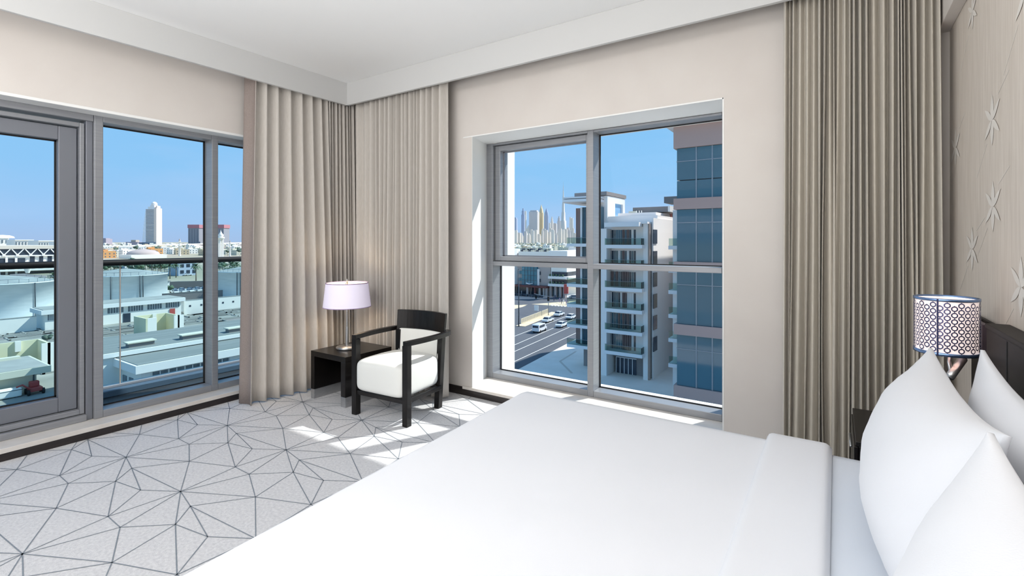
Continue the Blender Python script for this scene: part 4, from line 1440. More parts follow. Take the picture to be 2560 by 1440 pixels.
flat('island', [pz(1270, 777, G), pz(1306, 768, G), pz(1316, 764, G), pz(1270, 762.5, G)], M['sand'], t=.16)
for (a, b), w in ((((1279, 844), (1401, 797)), .16), (((1270, 870), (1420, 805)), .16), (((1285, 880), (1436, 813)), .16), (((1296, 900), (1440, 833)), .16)):
    p, q = pz(*a, G), pz(*b, G)
    d = (q - p).normalized()
    strip('lane_line', p - d * 10, q + d * 4, w, M['roadline'], G + .065, road)
for k in range(7):
    p, q = pz(1378 + k * 8, 762 + k * .6, G), pz(1381 + k * 8, 765 + k * .6, G)
    strip('crossing_stripe', p, q, .45, M['roadline'], G + .068, road)
# pattern kerb on the plaza
m2('paveband', '#cdbfb2', rough=.8)
strip('paving_band', pz(1440, 880, G), pz(1400, 905, G), .4, M['paveband'], G + .13, None)['kind'] = 'structure'
strip('paving_band', pz(1400, 905, G), pz(1430, 935, G), .4, M['paveband'], G + .13, None)['kind'] = 'structure'

# median fence
fa, fb = pz(1303, 811, G), pz(1370, 784, G)
fn_ = thing('median_fence', 'pale picket fence along the road median', 'fence', (fa + fb) / 2)
nf_ = 20
for k in range(nf_):
    p = fa.lerp(fb, k / (nf_ - 1))
    B(p.x - .06, p.x + .06, p.y - .12, p.y + .12, G, G + 1.5).build('fence_post', M['fence'], fn_)
for z in (.25, 1.4):
    MB().bar(fa + Vector((0, 0, z)), fb + Vector((0, 0, z)), .08, .12).build('fence_rail', M['fence'], fn_)
mb = MB()
for k in range(58):
    p = fa.lerp(fb, k / 57)
    mb.box(p.x - .03, p.x + .03, p.y - .05, p.y + .05, G + .25, G + 1.4)
mb.build('picket', M['fence'], fn_)['kind'] = 'stuff'
strip('median_kerb', fa - RD * 3 - RN * 1.2, fb + RD * 3 - RN * 1.2, 2.6, M['sand'], G + .14, None)['kind'] = 'structure'

# vehicles on the road
hd = atan2(RD.y, RD.x)
car(pz(1370, 805, G), hd, 0, 'white estate car beside the median fence')
car(pz(1404, 817, G), hd, 0, 'white saloon car in the middle lane ahead of the van')
car(pz(1398, 790, G), hd, 0, 'white car waiting beyond the traffic light pole')
car(pz(1428, 797, G), hd, 0, 'white car half hidden by the corner balconies')
car(pz(1437, 747, G), .5, 1, 'grey car turning in front of the arched building')
p = pz(1349, 829, G)
vn = empty('van', (0, 0, 0))
mb = MB()
pr = [(-2.4, .4), (2.3, .4), (2.4, .95), (1.7, 1.25), (1.2, 1.95), (-2.3, 2.0), (-2.4, 1.9)]
n = len(pr)
mb.add([(x, -.9, z) for x, z in pr] + [(x, .9, z) for x, z in pr], [tuple(range(n)), tuple(reversed(range(n, 2 * n)))] + [(i, n + i, n + (i + 1) % n, (i + 1) % n) for i in range(n)])
mb.build('body', M['carwhite'], vn, .1, 2, local=True)
for sg in (-1, 1):
    MB().box(-2.0, 1.0, sg * .905 - .01, sg * .905 + .01, 1.2, 1.75).build('side_window', M['darkglass'], vn, local=True)
B(-2.42, -2.39, -.7, .7, 1.25, 1.75).build('rear_window', M['darkglass'], vn, local=True)
for x in (-1.5, 1.5):
    for y in (-.82, .82):
        MB().tube([(x, y - .1, .36), (x, y + .1, .36)], .36, 12).build('wheel', M['tyre'], vn, local=True)
vn.location = (p.x, p.y, G)
vn.rotation_euler = (0, 0, hd)
tag(vn, 'white minibus nearest on the dark road', 'van')

# masts, signs, traffic lights
def pole(u, v, vt, label, arm=None, r=.09, m='pole', cat='street light'):
    p = pz(u, v, G)
    h = (v - vt) / (v - Y0) * (EYE - G)
    t = thing('street_light' if cat == 'street light' else cat.replace(' ', '_'), label, cat, p)
    MB().tube([(p.x, p.y, G), (p.x, p.y, G + h)], r, 8, r2=r * .6).build('mast', M[m], t)
    return t, p, h
t, p, h = pole(1297, 817, 672, 'tall dark street lamp mast beside the median', r=.16, m='poledark')
MB().bar((p.x, p.y, G + h), (p.x - 1.6, p.y, G + h + .2), .16, .12).build('lamp_head', M['pole'], t)
MB().bar((p.x, p.y, G + h), (p.x + 1.6, p.y, G + h + .2), .16, .12).build('lamp_head', M['pole'], t)
t, p, h = pole(1371, 789, 743, 'slim traffic light mast with a long arm over the road', r=.12, cat='traffic light')
MB().tube([(p.x, p.y, G + h), (p.x - 6, p.y + 2, G + h + .5)], .07, 6).build('arm', M['pole'], t)
B(p.x - .25, p.x + .25, p.y - .2, p.y + .2, G + 4.2, G + 5.4).build('signal_head', M['tyre'], t)
t, p, h = pole(1340, 748, 737, 'second traffic light mast at the far kerb', r=.1, cat='traffic light')
MB().tube([(p.x, p.y, G + h), (p.x + 7, p.y, G + h - .3)], .07, 6).build('arm', M['pole'], t)
B(p.x - .25, p.x + .25, p.y - .2, p.y + .2, G + h - 1.4, G + h - .2).build('signal_head', M['tyre'], t)
t, p, h = pole(1341, 793.5, 775, 'white square road sign on a post beside the fence', r=.06, cat='road sign')
B(p.x - .7, p.x + .7, p.y - .06, p.y, G + h - .2, G + h + 1.3).build('sign_panel', M['ext'], t)

# pedestrians
def make_person(label, top, legs):
    sk_ = [(0, 0, .95, .15), (0, 0, 1.2, .16), (0, 0, 1.42, .15), (0, 0, 1.55, .065), (0, 0, 1.68, .11),
           (.1, 0, .88, .10), (.13, .08, .48, .065), (.13, .0, .05, .055), (-.1, 0, .88, .10), (-.13, -.05, .48, .065), (-.14, -.18, .05, .055),
           (.2, 0, 1.4, .06), (.26, .05, 1.12, .045), (.24, .15, .9, .04), (-.2, 0, 1.4, .06), (-.26, -.03, 1.12, .045), (-.25, .05, .9, .04)]
    ed = [(0, 1), (1, 2), (2, 3), (3, 4), (0, 5), (5, 6), (6, 7), (0, 8), (8, 9), (9, 10), (2, 11), (11, 12), (12, 13), (2, 14), (14, 15), (15, 16)]
    me = bpy.data.meshes.new('person')
    me.from_pydata([s[:3] for s in sk_], ed, [])
    o = bpy.data.objects.new('person', me)
    COL.objects.link(o)
    md = o.modifiers.new('skin', 'SKIN')
    for i, s in enumerate(sk_): me.skin_vertices[0].data[i].radius = (s[3], s[3])
    me.skin_vertices[0].data[0].use_root = True
    o.modifiers.new('smooth', 'SUBSURF').levels = 1
    me.materials.append(top)
    return o
pm = [mat('navy_clothes', '#3b425c', .8), mat('mauve_clothes', '#9a8aa6', .8), mat('pale_clothes', '#e4e0e2', .8)]
pd_ = [(1388, 748, 0, 'person in dark clothes walking on the far kerb'), (1385, 753, 0, 'second person in dark clothes, just below the first on the far kerb'), (1399, 757, 1, 'person in mauve clothes at the left of the crossing'), (1404, 760, 0, 'person in dark clothes in the middle of the crossing'), (1409, 761, 2, 'person in pale clothes in the middle of the crossing'), (1416, 763, 1, 'person in mauve clothes close to the corner balconies'), (1420, 761, 1, 'person in mauve clothes, nearest to the corner balconies'), (1304, 737, 2, 'person in white standing in front of the shops'), (1358, 733, 2, 'person in white standing by the shop corner')]
ppl = {}
for u, v, k, lb in pd_:
    if k not in ppl:
        ppl[k] = o = make_person(lb, pm[k], None)
    else:
        o = ppl[k].copy()
        COL.objects.link(o)
    p = pz(u, v, G + .06)
    o.location = (p.x, p.y, G + .08)
    o.rotation_euler = (0, 0, rnd.uniform(0, 6))
    tag(o, lb, 'person', 'people at the crossing')

# --- corner shop building across the junction
YS = 165.0
def X(u, Y): return py(u, 650, Y).x
def Z(v, Y, u=1330): return py(u, v, Y).z
cs = thing('shop_building', 'shop and office building with teal glass bay across the junction', 'building', (X(1330, YS), YS, G))
B(X(1268, YS), X(1376, YS), YS, YS + 23, G, Z(633, YS)).build('wall', M['apron'], cs)  # white front, its shade put into the pinkish grey colour
B(X(1297, YS), X(1376, YS), YS - .3, YS + .3, Z(645, YS), Z(629, YS)).build('parapet', M['walls'], cs)
B(X(1285, YS), X(1294, YS), YS - 2.2, YS + 2, Z(716, YS), Z(622, YS)).build('white_pier', M['ext'], cs)
tg = B(X(1308, YS), X(1345, YS), YS - 1.0, YS, Z(712, YS), Z(672, YS) + 4.5).build('glass_bay', M['tealglass'], cs)
for k in range(1, 5):
    x = X(1308, YS) + (X(1345, YS) - X(1308, YS)) * k / 5
    B(x - .06, x + .06, YS - 1.1, YS - .98, Z(712, YS), Z(672, YS) + 4.5).build('mullion', M['poledark'], tg)
for k in range(1, 5):
    z = Z(712, YS) + 1.9 * k
    B(X(1308, YS), X(1345, YS), YS - 1.1, YS - .98, z - .05, z + .05).build('transom', M['poledark'], tg)
for v in (682, 700):
    B(X(1296, YS), X(1309, YS), YS - .25, YS + .1, Z(v + 4, YS), Z(v - 4, YS)).build('side_window', M['tealglass'], cs)
    B(X(1345, YS), X(1352, YS), YS - .25, YS + .1, Z(v + 4, YS), Z(v - 4, YS)).build('side_window', M['darkglass'], cs)
B(X(1345.5, YS), X(1350, YS), YS - .8, YS, Z(712, YS), Z(672, YS)).build('white_fin', M['ext'], cs)
# white lettering-like sign swoosh on the glass
MB().tube([(X(1320, YS), YS - 1.2, Z(708, YS)), (X(1327, YS), YS - 1.2, Z(710, YS)), (X(1336, YS), YS - 1.2, Z(708, YS))], .35, 6, r2=.15).build('sign', M['ext'], cs)
B(X(1278, YS), X(1376, YS), YS - 3.2, YS, Z(716.5, YS), Z(712, YS)).build('canopy', M['redbrown'], cs)
for u in (1279, 1290, 1327, 1346, 1358, 1368, 1374):
    B(X(u, YS) - .35, X(u, YS) + .35, YS - 2.8, YS - 2.1, G, Z(716, YS)).build('shop_column', M['apron'] if u != 1346 else M['redbrown'], cs)
for a, b in ((1281, 1289), (1292, 1325), (1329, 1344), (1348, 1366)):
    B(X(a, YS), X(b, YS), YS - .3, YS + .1, G + .4, Z(717, YS)).build('shop_window', M['darkglass'], cs)
# outdoor tables row (too small to pick apart)
mb = MB()
for k in range(40):
    x = rnd.uniform(X(1282, YS), X(1374, YS))
    y = YS - rnd.uniform(4, 7)
    mb.box(x - .4, x + .4, y - .4, y + .4, G + .7, G + .76).box(x - .05, x + .05, y - .05, y + .05, G + .1, G + .7)
    mb.box(x + .6, x + 1, y - .2, y + .2, G + .1, G + .9)
o = mb.build('cafe_furniture', M['poledark'])
tag(o, 'dark cafe tables and chairs crowded in front of the shops', 'furniture', kind='stuff')
# roof plant
for k in range(12):
    x = X(1292 + k * 6.5, YS)
    o = MB().box(x, x + rnd.uniform(1, 2.2), YS + 4, YS + 6, Z(633, YS), Z(633, YS) + rnd.uniform(.9, 2.0)).cyl((x + .5, YS + 3, Z(633, YS)), .5, 0, 1.2, 10).build('roof_unit', M['beigewall'] if k % 3 else M['poledark'], cs)
# wing with round-ended balconies
t = thing('balcony_wing', 'white building with two long curved balcony floors right of the teal glass', 'building', (X(1398, YS - 4), YS, G))
xa, xb = X(1377.5, YS), X(1417, YS)
B(xa, xb, YS, YS + 20, G, Z(636, YS)).build('wall', M['walls'], t)
B(xa, xb + 1.2, YS - 2, YS + 20, Z(640, YS), Z(626, YS)).build('roof_band', M['ext'], t)
for v in (690, 708):
    s_ = MB().prism([(xa, YS - 2.4), (xb + .6, YS - 2.4), (xb + 1.4, YS - 1.6), (xb + 1.6, YS + 14), (xa, YS + 14)], Z(v + 3.2, YS), Z(v - 2.8, YS)).build('balcony_slab', M['ext'], t)
    B(xa + .5, xb, YS - .3, YS + .1, Z(v - 3, YS), Z(v - 13, YS)).build('window_band', M['darkglass'], t)
    B(xb - .2, xb + .15, YS + .1, YS + 14, Z(v - 3, YS), Z(v - 13, YS)).build('window_band', M['darkglass'], t)
    for k in range(5):
        x = xa + (xb - xa) * (k + .5) / 5
        MB().cyl((x, YS - 1.9, Z(v - 2.8, YS)), .4, 0, .8, 8).build('planter', M['leaf'], t)
for u in (1378, 1390, 1402, 1412):
    B(X(u, YS), X(u, YS) + .9, YS - 1.4, YS - .5, G, Z(711, YS)).build('shop_column', M['apron'], t)
for a, b in ((1380, 1389), (1392, 1401), (1404, 1411)):
    B(X(a, YS), X(b, YS), YS - .2, YS + .1, G + .3, Z(714, YS)).build('shop_window', M['dimglass'], t)
o = B(X(1411, YS - 3), X(1421, YS - 3), YS - 3.4, YS - 3, Z(726, YS), Z(704, YS)).build('red_sign', M['redsign'])
tag(o, 'red and pink shop hoarding at the end of the balcony wing', 'sign')
# arched building
YA = 190.0
t = thing('arched_building', 'cream building with a round arch opening beside the corner balconies', 'building', (X(1431, YA), YA, G))
a0, a1 = X(1421, YA), X(1440, YA)
zc_ = Z(638, YA)
ra = (X(1434, YA) - X(1424.5, YA)) / 2
xc = (X(1434, YA) + X(1424.5, YA)) / 2
mb = MB()
arc = [(xc + ra * cos(pi - pi * k / 12), zc_ + ra * sin(pi - pi * k / 12)) for k in range(13)]
zt_ = Z(618, YA)
outer = [(a0, Z(662, YA)), (a0, zt_), (a1, zt_), (a1, Z(662, YA)), (xc + ra, Z(662, YA))] + list(reversed(arc)) + [(xc - ra, Z(662, YA))]
n = len(outer)
mb.add([(x, YA, z) for x, z in outer] + [(x, YA + 1.5, z) for x, z in outer], [tuple(range(n)), tuple(reversed(range(n, 2 * n)))] + [(i, n + i, n + (i + 1) % n, (i + 1) % n) for i in range(n)])
mb.build('arch_wall', M['walls'], t)
B(a0, a1, YA + 1.6, YA + 14, G, Z(622, YA)).build('rear_block', M['dimglass'], t)
B(a0, a1, YA, YA + 1.5, G, Z(662, YA)).build('wall', M['walls'], t)
for u in (1424, 1431):
    B(X(u, YA), X(u + 4, YA), YA - .2, YA + .05, Z(712, YA), Z(672, YA)).build('tall_window', M['tealglass'], t)

# --- middle distance houses on the right and the skyline
free(pz(1375, 627, G), 16)
n = 0
for _ in range(1500):
    if n >= 110: break
    v = 603 + 5 + 21 * rnd.random() ** 1.3
    p = pz(rnd.uniform(1278, 1445), v, G)
    if p.y < 235 or p.y > 3300 or not free(p, 12): continue
    n += 1
    k = rnd.choice((0, 2, 2, 3, 4, 4))
    house(p, k, HL[k] + ' in front of the skyscrapers', HL[k] + ' group before the skyline', rnd.uniform(-.3, .3), rnd.uniform(.8, 1.25))
o = house(pz(1375, 627, G), 2, 'dark flat-roofed block in the middle of the low houses', None, 0, 1.3)
for i in range(24):
    p = pz(rnd.uniform(1280, 1440), rnd.uniform(609, 625), G)
    if not free(p, 6): continue
    tree(p, rnd.randrange(3), rnd.uniform(.9, 1.5), 'tree among the houses before the skyline', 'trees before the skyline')

def fac(name, color, var, st):
    return mat(name, color, .6, var=var, scale=.05, stretch=st, detail=2)
skm = [fac('tower_stone', '#f4e6d8', '#e6d6c8', (6, 6, .2)), fac('tower_grey', '#dcd4d0', '#ccc4c2', (6, 6, .2)), fac('tower_blue', '#b3bdd2', '#a2adc6', (5, 5, .3)), fac('tower_pale', '#f6ece2', '#e8dccf', (6, 6, .3)), fac('tower_gold', '#ead2a8', '#d9bf97', (6, 6, .3))]  # distance haze is mixed into these pale facade colours
SD = 5200
def sky_tower(u0, u1, vt, m, label, top='flat', cat='skyscraper', d=SD, group=None):
    a, b = pt(u0, 605, d), pt(u1, 605, d)
    z = pt(u0, vt, d).z
    mid = (a + b) / 2
    w = (b - a).length
    t = thing('skyscraper', label, cat, (mid.x, mid.y, G), YAW * .5, group)
    def bx(f, z0, z1, name='shaft', mm=m, dx=0):
        h = w * f / 2
        return MB().box(-h + dx * w, h + dx * w, -h, h, z0 - G, z1 - G).build(name, skm[mm], t, local=True)
    H = z - G
    if top == 'flat':
        bx(1, G, G + H * .96)
        bx(.8, G + H * .96, z, 'roof_plant')
    elif top == 'step':
        bx(1, G, G + H * .82)
        bx(.72, G + H * .82, G + H * .93, 'upper_shaft')
        bx(.4, G + H * .93, z, 'roof_plant')
    elif top == 'point':
        bx(1, G, G + H * .78)
        MB().lathe([(w * .55, H * .78), (w * .42, H * .86), (w * .12, H * .96), (.5, H)], (0, 0, 0), 4).build('pointed_roof', skm[m], t, local=True)
    elif top == 'blade':
        MB().lathe([(w * .62, 0), (w * .62, H * .75), (w * .5, H * .86), (w * .2, H * .95), (.5, H)], (0, 0, 0), 12).build('shaft', skm[m], t, local=True)
        MB().lathe([(w * .63, H * .2), (w * .63, H * .22)], (0, 0, 0), 12).build('band', skm[1], t, local=True)
    elif top == 'twin':
        bx(.46, G, z, 'shaft', m, -.27)
        bx(.46, G, G + H * .97, 'shaft', m, .27)
        bx(.3, G, G + H * .9, 'link')
    return t
def uu(c): return 1260 + c / 8
def vv(c): return 440 + c / 8
for a, b, v, m, top, lab in (
    (168, 262, 832, 2, 'flat', 'dark blue glass skyscraper at the left end of the skyline'),
    (150, 196, 900, 0, 'flat', 'pale tower in front of the dark blue one'),
    (352, 412, 650, 2, 'step', 'slim blue-grey tower with a small turret top'),
    (412, 446, 700, 3, 'flat', 'pale slim tower touching the turret-topped one'),
    (520, 690, 690, 1, 'flat', 'broad grey slab skyscraper left of the gold-pointed tower'),
    (706, 786, 570, 4, 'point', 'skyscraper with a gold pyramid top'),
    (812, 886, 640, 2, 'blade', 'curved blade-shaped skyscraper right of the gold pyramid'),
    (936, 982, 815, 0, 'step', 'thin stepped tower left of the tallest spire'),
    (985, 1054, 945, 1, 'flat', 'dark-topped block left of the tallest spire'),
    (1070, 1130, 806, 1, 'step', 'grey shoulder tower standing against the tallest spire'),
    (1310, 1384, 825, 3, 'twin', 'pale twin-shaft tower with open top right of the spire'),
    (1260, 1300, 1030, 1, 'flat', 'small grey tower right of the spire'),
    (890, 930, 940, 3, 'flat', 'pale slim tower beside the blade-shaped one'),
    (460, 545, 985, 3, 'step', 'pale stepped block between the turret tower and the broad slab')):
    SD += 95
    sky_tower(uu(a), uu(b), vv(v), m, lab, top, d=SD)
# the tallest spire: tiers that step back as they rise
p = pt(uu(1186), 605, 5600)
k8 = 5600 / FPX
t = thing('spire_tower', 'tallest needle-like skyscraper rising far above the skyline', 'skyscraper', (p.x, p.y, G))
zz = lambda c: pt(uu(1186), vv(c), 5600).z - G
prof = [(64, 1300), (60, 900), (44, 890), (38, 730), (30, 720), (26, 560), (20, 550), (17, 420), (12, 410), (9, 300), (6, 290), (4, 200), (2, 190), (.8, 110)]
pts_ = [(r / 8 * k8 * .95, zz(c)) for r, c in prof]
pts_[0] = (pts_[0][0], 0)
MB().lathe(pts_[:7], (p.x, p.y, G), 12).build('lower_tiers', skm[0], t)
MB().lathe(pts_[6:11], (p.x, p.y, G), 10).build('upper_tiers', skm[0], t)
MB().lathe(pts_[10:], (p.x, p.y, G), 8).build('spire', skm[1], t)
for k in range(40):
    a = 150 + k * 31.5 + rnd.uniform(-8, 8)
    w = rnd.uniform(34, 62)
    v = rnd.uniform(1040, 1200)
    sky_tower(uu(a), uu(a + w), vv(v), rnd.choice((0, 0, 1, 3, 3)), 'mid-height pale tower in the front row of the skyline', rnd.choice(('flat', 'step', 'flat')), d=4000 + (k * 7 % 13) * 85, group='front row of the skyline')

# --- white apartment building with balconies
ap = thing('apartment_building', 'white apartment building with glass balconies across the plaza', 'apartment building', (-28, 80, G))
YA0 = 72.6
def AX(u, Y=YA0): return py(u, 650, Y).x
def AZ(v, Y=YA0, u=1560): return py(u, v, Y).z
FH = (AZ(615.0) - AZ(883.0)) / 5
zs = [AZ(615.0) - FH * k for k in range(6)]
x0, x1 = AX(1518), AX(1601)
YW = YA0 + 1.7
# stack body: side piers and the recessed bays
B(AX(1500), AX(1517.5), YA0 - .2, YW + 14, G, AZ(571)).build('corner_pier', M['apart'], ap)
B(x1 + .15, AX(1615), YA0 + .8, YW + 14, G, AZ(557)).build('corner_pier', M['apart'], ap)
B(AX(1515.5), AX(1518), YA0 - .3, YA0 + .2, G, AZ(571)).build('rain_pipe', M['balc'], ap)
B(AX(1615), AX(1615) + .25, YA0 + 1.0, YA0 + 1.3, G, AZ(560)).build('rain_pipe', mat('tan_pipe', '#b39a8c', .7), ap)
B(x0, x1, YW, YW + 12, zs[5] - .4, AZ(562)).build('bay_wall', M['apart'], ap)
B(x0 - .3, AX(1600), YA0 - .5, YW + 2, AZ(567), AZ(556)).build('roof_slab', M['balc'], ap)
B(AX(1599.5), AX(1616), YA0 + .4, YW + 12, AZ(560), AZ(555)).build('roof_slab', M['balc'], ap)
cols_ = ['darkglass', 'darkglass', 'dimglass', 'brownfin', 'brownfin', 'brownfin', 'dimglass', 'darkglass', 'curtainwall', 'curtainwall']
wr_ = random.Random(3)
bgl = glass('balcony_glass', '#d9e6e2', .05)
for k, z in enumerate(zs):
    s = B(x0 - .35, x1 + .4, YA0 - .45, YW, z - .36, z + .18).build('balcony_slab', M['balc'], ap)
    bz = B(x0 - .25, x1 + .3, YA0 - .38, YA0 - .33, z + .18, z + 1.18).build('glass_balustrade', bgl, ap)
    B(x0 - .27, x1 + .32, YA0 - .39, YA0 - .32, z + 1.16, z + 1.2).build('rail', M['pole'], bz)
    B(x1 + .25, x1 + .3, YA0 - .38, YW - .9, z + .18, z + 1.18).build('side_glass', bgl, bz)
    n = 12
    xw0, xw1 = AX(1524, YW), AX(1590, YW)
    order = [0, 0, 1, 2, 2, 2, 3, 3, 3, 0, 4, 0]
    for i in range(n):
        a, b = xw0 + (xw1 - xw0) * i / n, xw0 + (xw1 - xw0) * (i + 1) / n
        c = order[i] if wr_.random() < .75 else wr_.choice((0, 1, 2, 3, 4))
        mm = (M['darkglass'], M['dimglass'], M['curtainwall'], M['brownfin'], M['balc'])[c]
        B(a + .04, b - .04, YW - (.30 if c == 3 else .06), YW + .05, z + .2, z + 2.55).build('slat' if c == 3 else 'window', mm, ap)
# ground floor entrance
B(x0 + .2, x1 - .1, YW + .6, YW + 1, zs[5] - 1.2, zs[5] - .36).build('fascia_panel', M['stoneband'], ap)
B(x0 + .4, x1 - .3, YW + .9, YW + 1.2, G, zs[5] - 1.0).build('entrance_wall', M['stoneband'], ap)
for i in range(5):
    a = AX(1541, YW + .9) + (AX(1592, YW + .9) - AX(1541, YW + .9)) * i / 5
    b = AX(1541, YW + .9) + (AX(1592, YW + .9) - AX(1541, YW + .9)) * (i + 1) / 5
    w = B(a + .06, b - .06, YW + .8, YW + .92, G + .1, G + 2.6).build('glass_door', M['darkglass'], ap)
    B(a - .05, a + .05, YW + .78, YW + .9, G, G + 2.7).build('door_post', M['balc'], w)
B(AX(1541, YW + .9), AX(1592, YW + .9), YW + .76, YW + .9, G + 2.6, G + 2.75).build('door_head', M['balc'], ap)
# side wall going back, with slit windows, and the rear balconies
XS = AX(1615)
YR = 92.0
B(XS + .26, XS + .5, YA0 + 2, YR, G, AZ(545)).build('side_wall_panel', M['apart'], ap)
B(XS - 12, XS + .3, YW + 3, YR + 10, G, AZ(536)).build('rear_block', M['apart'], ap)
ys_ = px(1637, 650, XS + .5).y
for k in range(6):
    z = zs[0] + .35 - FH * (k - 0)
    B(XS + .48, XS + .62, ys_ - .9, ys_ + .9, z, z + 2.2).build('slit_window', M['darkglass'], ap)
rx0, rx1 = AX(1648, YR), AX(1672, YR)
B(XS + .4, AX(1700, YR), YR + 2.5, YR + 12, G, AZ(536, YR)).build('rear_wing', M['apart'], ap)
B(XS + .4, rx0, YR, YR + 2.5, G, AZ(536, YR)).build('wing_pier', M['apart'], ap)
B(rx0, rx1 + 1.5, YR, YR + 2.5, AZ(568, YR), AZ(536, YR)).build('wing_head', M['apart'], ap)
zr = [AZ(612, YR) - FH * k for k in range(6)]
for k, z in enumerate(zr):
    B(rx0 - .1, rx1 + 1.4, YR - .3, YR + 2.5, z - .35, z + .15).build('balcony_slab', M['balc'], ap)
    B(rx0, rx1 + 1.2, YR - .2, YR - .15, z + .15, z + 1.1).build('glass_balustrade', bgl, ap)
    B(rx0 + .6, rx1 + 1, YR + 2.3, YR + 2.55, z + .2, z + 2.7).build('window', M['darkglass'], ap)
for u in (1673, 1677):
    B(AX(u, YR - 2), AX(u + 2, YR - 2), YR - 2, YR - 1.6, G + 6, AZ(529, YR - 2)).build('vertical_fin', M['redbrown'], ap)
YP_ = 68.0
B(AX(1682, YP_), AX(1706, YP_), YP_, YP_ + 16, G, AZ(530, YP_)).build('pier_wall', M['apart'], ap)
for v in (618, 672, 722, 778, 834, 893):
    z = AZ(v, YP_)
    B(AX(1676, YP_), AX(1700, YP_), YP_ - 1, YP_ + 2, z - .25, z + .25).build('balcony_slab', M['balc'], ap)
    B(AX(1677, YP_), AX(1700, YP_), YP_ - .95, YP_ - .9, z + .25, z + 1.25).build('glass_balustrade', bgl, ap)
# roof: white frame tower, parapets and dark canopies
YT = 77.0
x2 = AX(1513, YT)
YB2 = px(1557, 520, x2).y
mb = MB()
zt1 = lambda v: AZ(v, YT, 1520)
B(AX(1500, YT), x2, YT, YB2, AZ(575, YT), zt1(489)).build('frame_tower', M['apart'], ap)
sx0 = x2 + .02
z_hi, z_lo = zt1(489), zt1(563)
yo0, yo1 = YT + (YB2 - YT) * .42, YT + (YB2 - YT) * .88
B(x2, x2 + .4, YT, yo0, z_lo, z_hi).build('frame_panel', M['ext'], ap)
B(x2, x2 + .4, yo1, YB2, z_lo, z_hi).build('frame_panel', M['ext'], ap)
B(x2, x2 + .4, yo0, yo1, zt1(505), z_hi).build('frame_panel', M['ext'], ap)
B(x2 + .02, x2 + .1, yo0, yo1, z_lo, zt1(505)).build('opening_sky', mat('sky_blue_sheet', '#8fbbe0', .1), ap)  # blue sheet stands in for the sky seen through the open frame
B(AX(1440, YT), x2 + .5, YT - .6, YB2 + .4, zt1(488), zt1(479)).build('dark_canopy', M['stoneband'], ap)  # dark grey carries the shade on the canopy's face and underside
YC = 80.0
B(AX(1545, YC), AX(1640, YC), YC, YC + 8, AZ(575, YC), AZ(533, YC)).build('roof_block', M['apart'], ap)
YD = 84.0
B(AX(1582, YD), AX(1671, YD), YD, YD + 6, AZ(533, YD), AZ(520, YD)).build('dark_canopy', M['stoneband'], ap)
B(AX(1671, YD), AX(1676, YD), YD - .3, YD + 6, AZ(533, YD), AZ(519, YD)).build('canopy_end', M['ext'], ap)
B(AX(1556, YC), AX(1575, YC), YC + 3, YC + 5, AZ(533, YC), AZ(526, YC)).build('roof_plant', M['beigewall'], ap)
for u in (1590, 1597, 1603):
    B(AX(u, YC + 1), AX(u + 1, YC + 1), YC + 1, YC + 1.2, AZ(533, YC), AZ(527, YC)).build('roof_pipe', M['ext'], ap)
B(AX(1660, 70), AX(1692, 70), 70, 74, AZ(512, 70), AZ(497, 70)).build('dark_canopy', M['stoneband'], ap)
# left corner bay with rounded balconies
YL = 75.5
lx0, lx1 = AX(1440, YL), AX(1501, YL)
B(lx0, AX(1452, YL), YL, YL + 8, G + 4.0, AZ(516, YL)).build('slat_wall', M['brownfin'], ap)
for k in range(6):
    x = lx0 + (AX(1451, YL) - lx0) * k / 6
    B(x + .03, x + .1, YL - .12, YL, G + 4.0, AZ(516, YL)).build('slat', M['brownband'], ap)
B(AX(1452, YL), AX(1456, YL), YL - .2, YL + 8, G + 4.0, AZ(514, YL)).build('white_post', M['balc'], ap)
B(AX(1456, YL), lx1, YL, YL + 8, G + 4.0, AZ(514, YL)).build('corner_glass', M['curtainwall'], ap)
for u in (1459, 1464, 1469, 1476, 1484, 1492):
    B(AX(u, YL), AX(u, YL) + .09, YL - .08, YL, G + 4.0, AZ(514, YL)).build('mullion', M['poledark'], ap)
B(AX(1456, YL), lx1, YL + .5, YL + 7, G, G + 4.0).build('base_column', M['stoneband'], ap)
FL = (AZ(612, YL, 1450) - AZ(863, YL, 1450)) / 5
for k in range(6):
    z = AZ(612, YL, 1450) - FL * k
    pl_ = [(AX(1421, YL), YL - .6), (AX(1425, YL), YL - 1.2), (lx1, YL - 1.2), (lx1, YL + 5), (AX(1421, YL), YL + 5)]
    MB().prism(pl_, z - .3, z + .22).build('balcony_slab', M['balc'], ap)
    b_ = B(AX(1425, YL), lx1, YL - 1.15, YL - 1.1, z + .22, z + 1.2).build('glass_balustrade', bgl, ap)
    B(AX(1425, YL), lx1, YL - 1.17, YL - 1.08, z + 1.18, z + 1.23).build('rail', M['pole'], b_)
for v0, v1, ins in ((507, 500.5, 0), (500.5, 498.5, 1.0), (498.5, 494.5, .2)):
    pl_ = [(AX(1414.5, YL) + ins, YL - 1.2 + ins), (AX(1424, YL), YL - 2.6 + ins), (lx1, YL - 2.6 + ins), (lx1, YL + 9), (AX(1414.5, YL) + ins, YL + 9)]
    MB().prism(pl_, AZ(v0, YL, 1450), AZ(v1, YL, 1450)).build('roof_slab', M['balc'] if ins != 1.0 else M['stoneband'], ap)
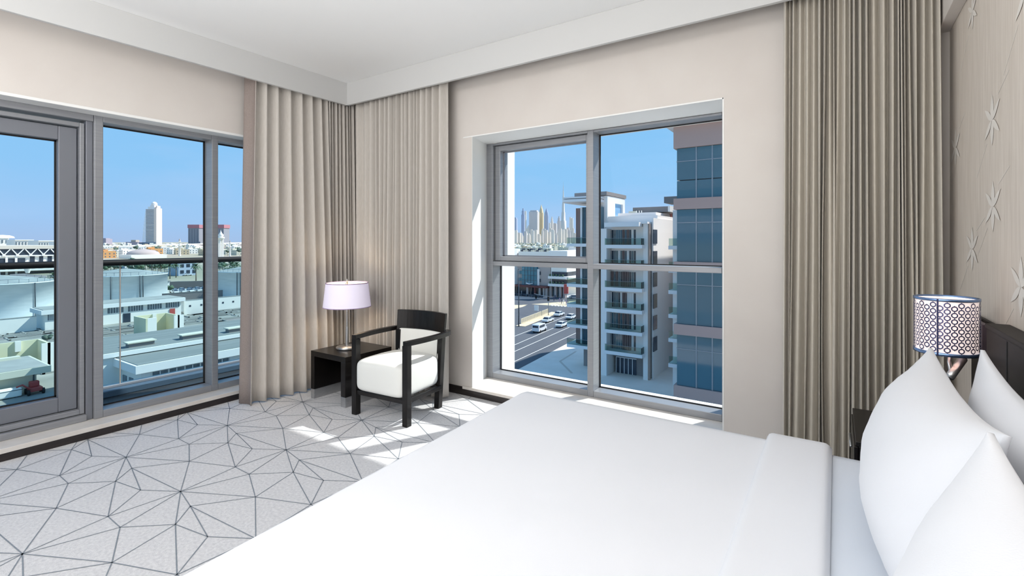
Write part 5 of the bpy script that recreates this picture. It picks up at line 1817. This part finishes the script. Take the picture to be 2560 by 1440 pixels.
B(AX(1441, YL), lx1, YL + 2, YL + 7, AZ(494.5, YL, 1450), AZ(485, YL, 1450)).build('dark_canopy', M['stoneband'], ap)

# --- glass office tower on the right
YO2 = 57.0
ot = thing('office_tower', 'blue-green glass office tower with brown bands at the right of the window', 'office tower', (-8, 65, G))
ox0 = AX(1691.5, YO2)
ox1 = ox0 + 20
def OZ(v, u=1691.5): return py(u, v, YO2).z
bands = [(305, 370), (497, 524), (654, 669), (809, 835), (962, 990)]
B(ox0 + .3, ox1, YO2 + .35, YO2 + 62, G, OZ(340)).build('core', M['darkglass'], ot)
B(ox0 - 1.2, ox1, YO2 - 1.2, YO2 + 62, OZ(316), OZ(305)).build('roof_slab', M['balc'], ot)
B(ox0 - .9, ox1, YO2 - .9, YO2 + 61, OZ(305), OZ(302)).build('roof_edge', M['balc'], ot)
bl = [(316, 372), (497, 524), (654, 669), (809, 835), (962, 990), (1100, 1140)]
for a, b in bl:
    B(ox0 - .28, ox1, YO2 - .28, YO2 + 62, OZ(b), OZ(a)).build('brown_band', M['brownband'], ot)
rows = [(372, 404.5), (405.5, 451.5), (452.5, 497), (524, 556.5), (557.5, 654), (669, 711), (712, 809), (835, 869.5), (870.5, 962), (990, 1100)]
cw = (AX(1741, YO2) - AX(1691.5, YO2))
cx = [ox0, ox0 + cw, AX(1781, YO2)]
while cx[-1] < ox1 - 2: cx.append(cx[-1] + (cx[2] - cx[1]))
for a, b in rows:
    for i in range(len(cx) - 1):
        B(cx[i] + .04, cx[i + 1] - .04, YO2, YO2 + .2, OZ(b) + .03, OZ(a) - .03).build('pane', M['curtainwall'], ot)
for x in cx[1:]:
    B(x - .07, x + .07, YO2 - .06, YO2 + .3, OZ(1100), OZ(372)).build('mullion', M['pole'], ot)
for v in (405, 557, 711, 870):
    B(ox0, ox1, YO2 - .05, YO2 + .3, OZ(v) - .05, OZ(v) + .05).build('transom', M['pole'], ot)
for a, b in rows:
    for i in range(3):
        B(ox0 + .0, ox0 + .2, YO2 + .3 + i * 4, YO2 + 4.2 + i * 4, OZ(b) + .03, OZ(a) - .03).build('side_pane', M['curtainwall'], ot)
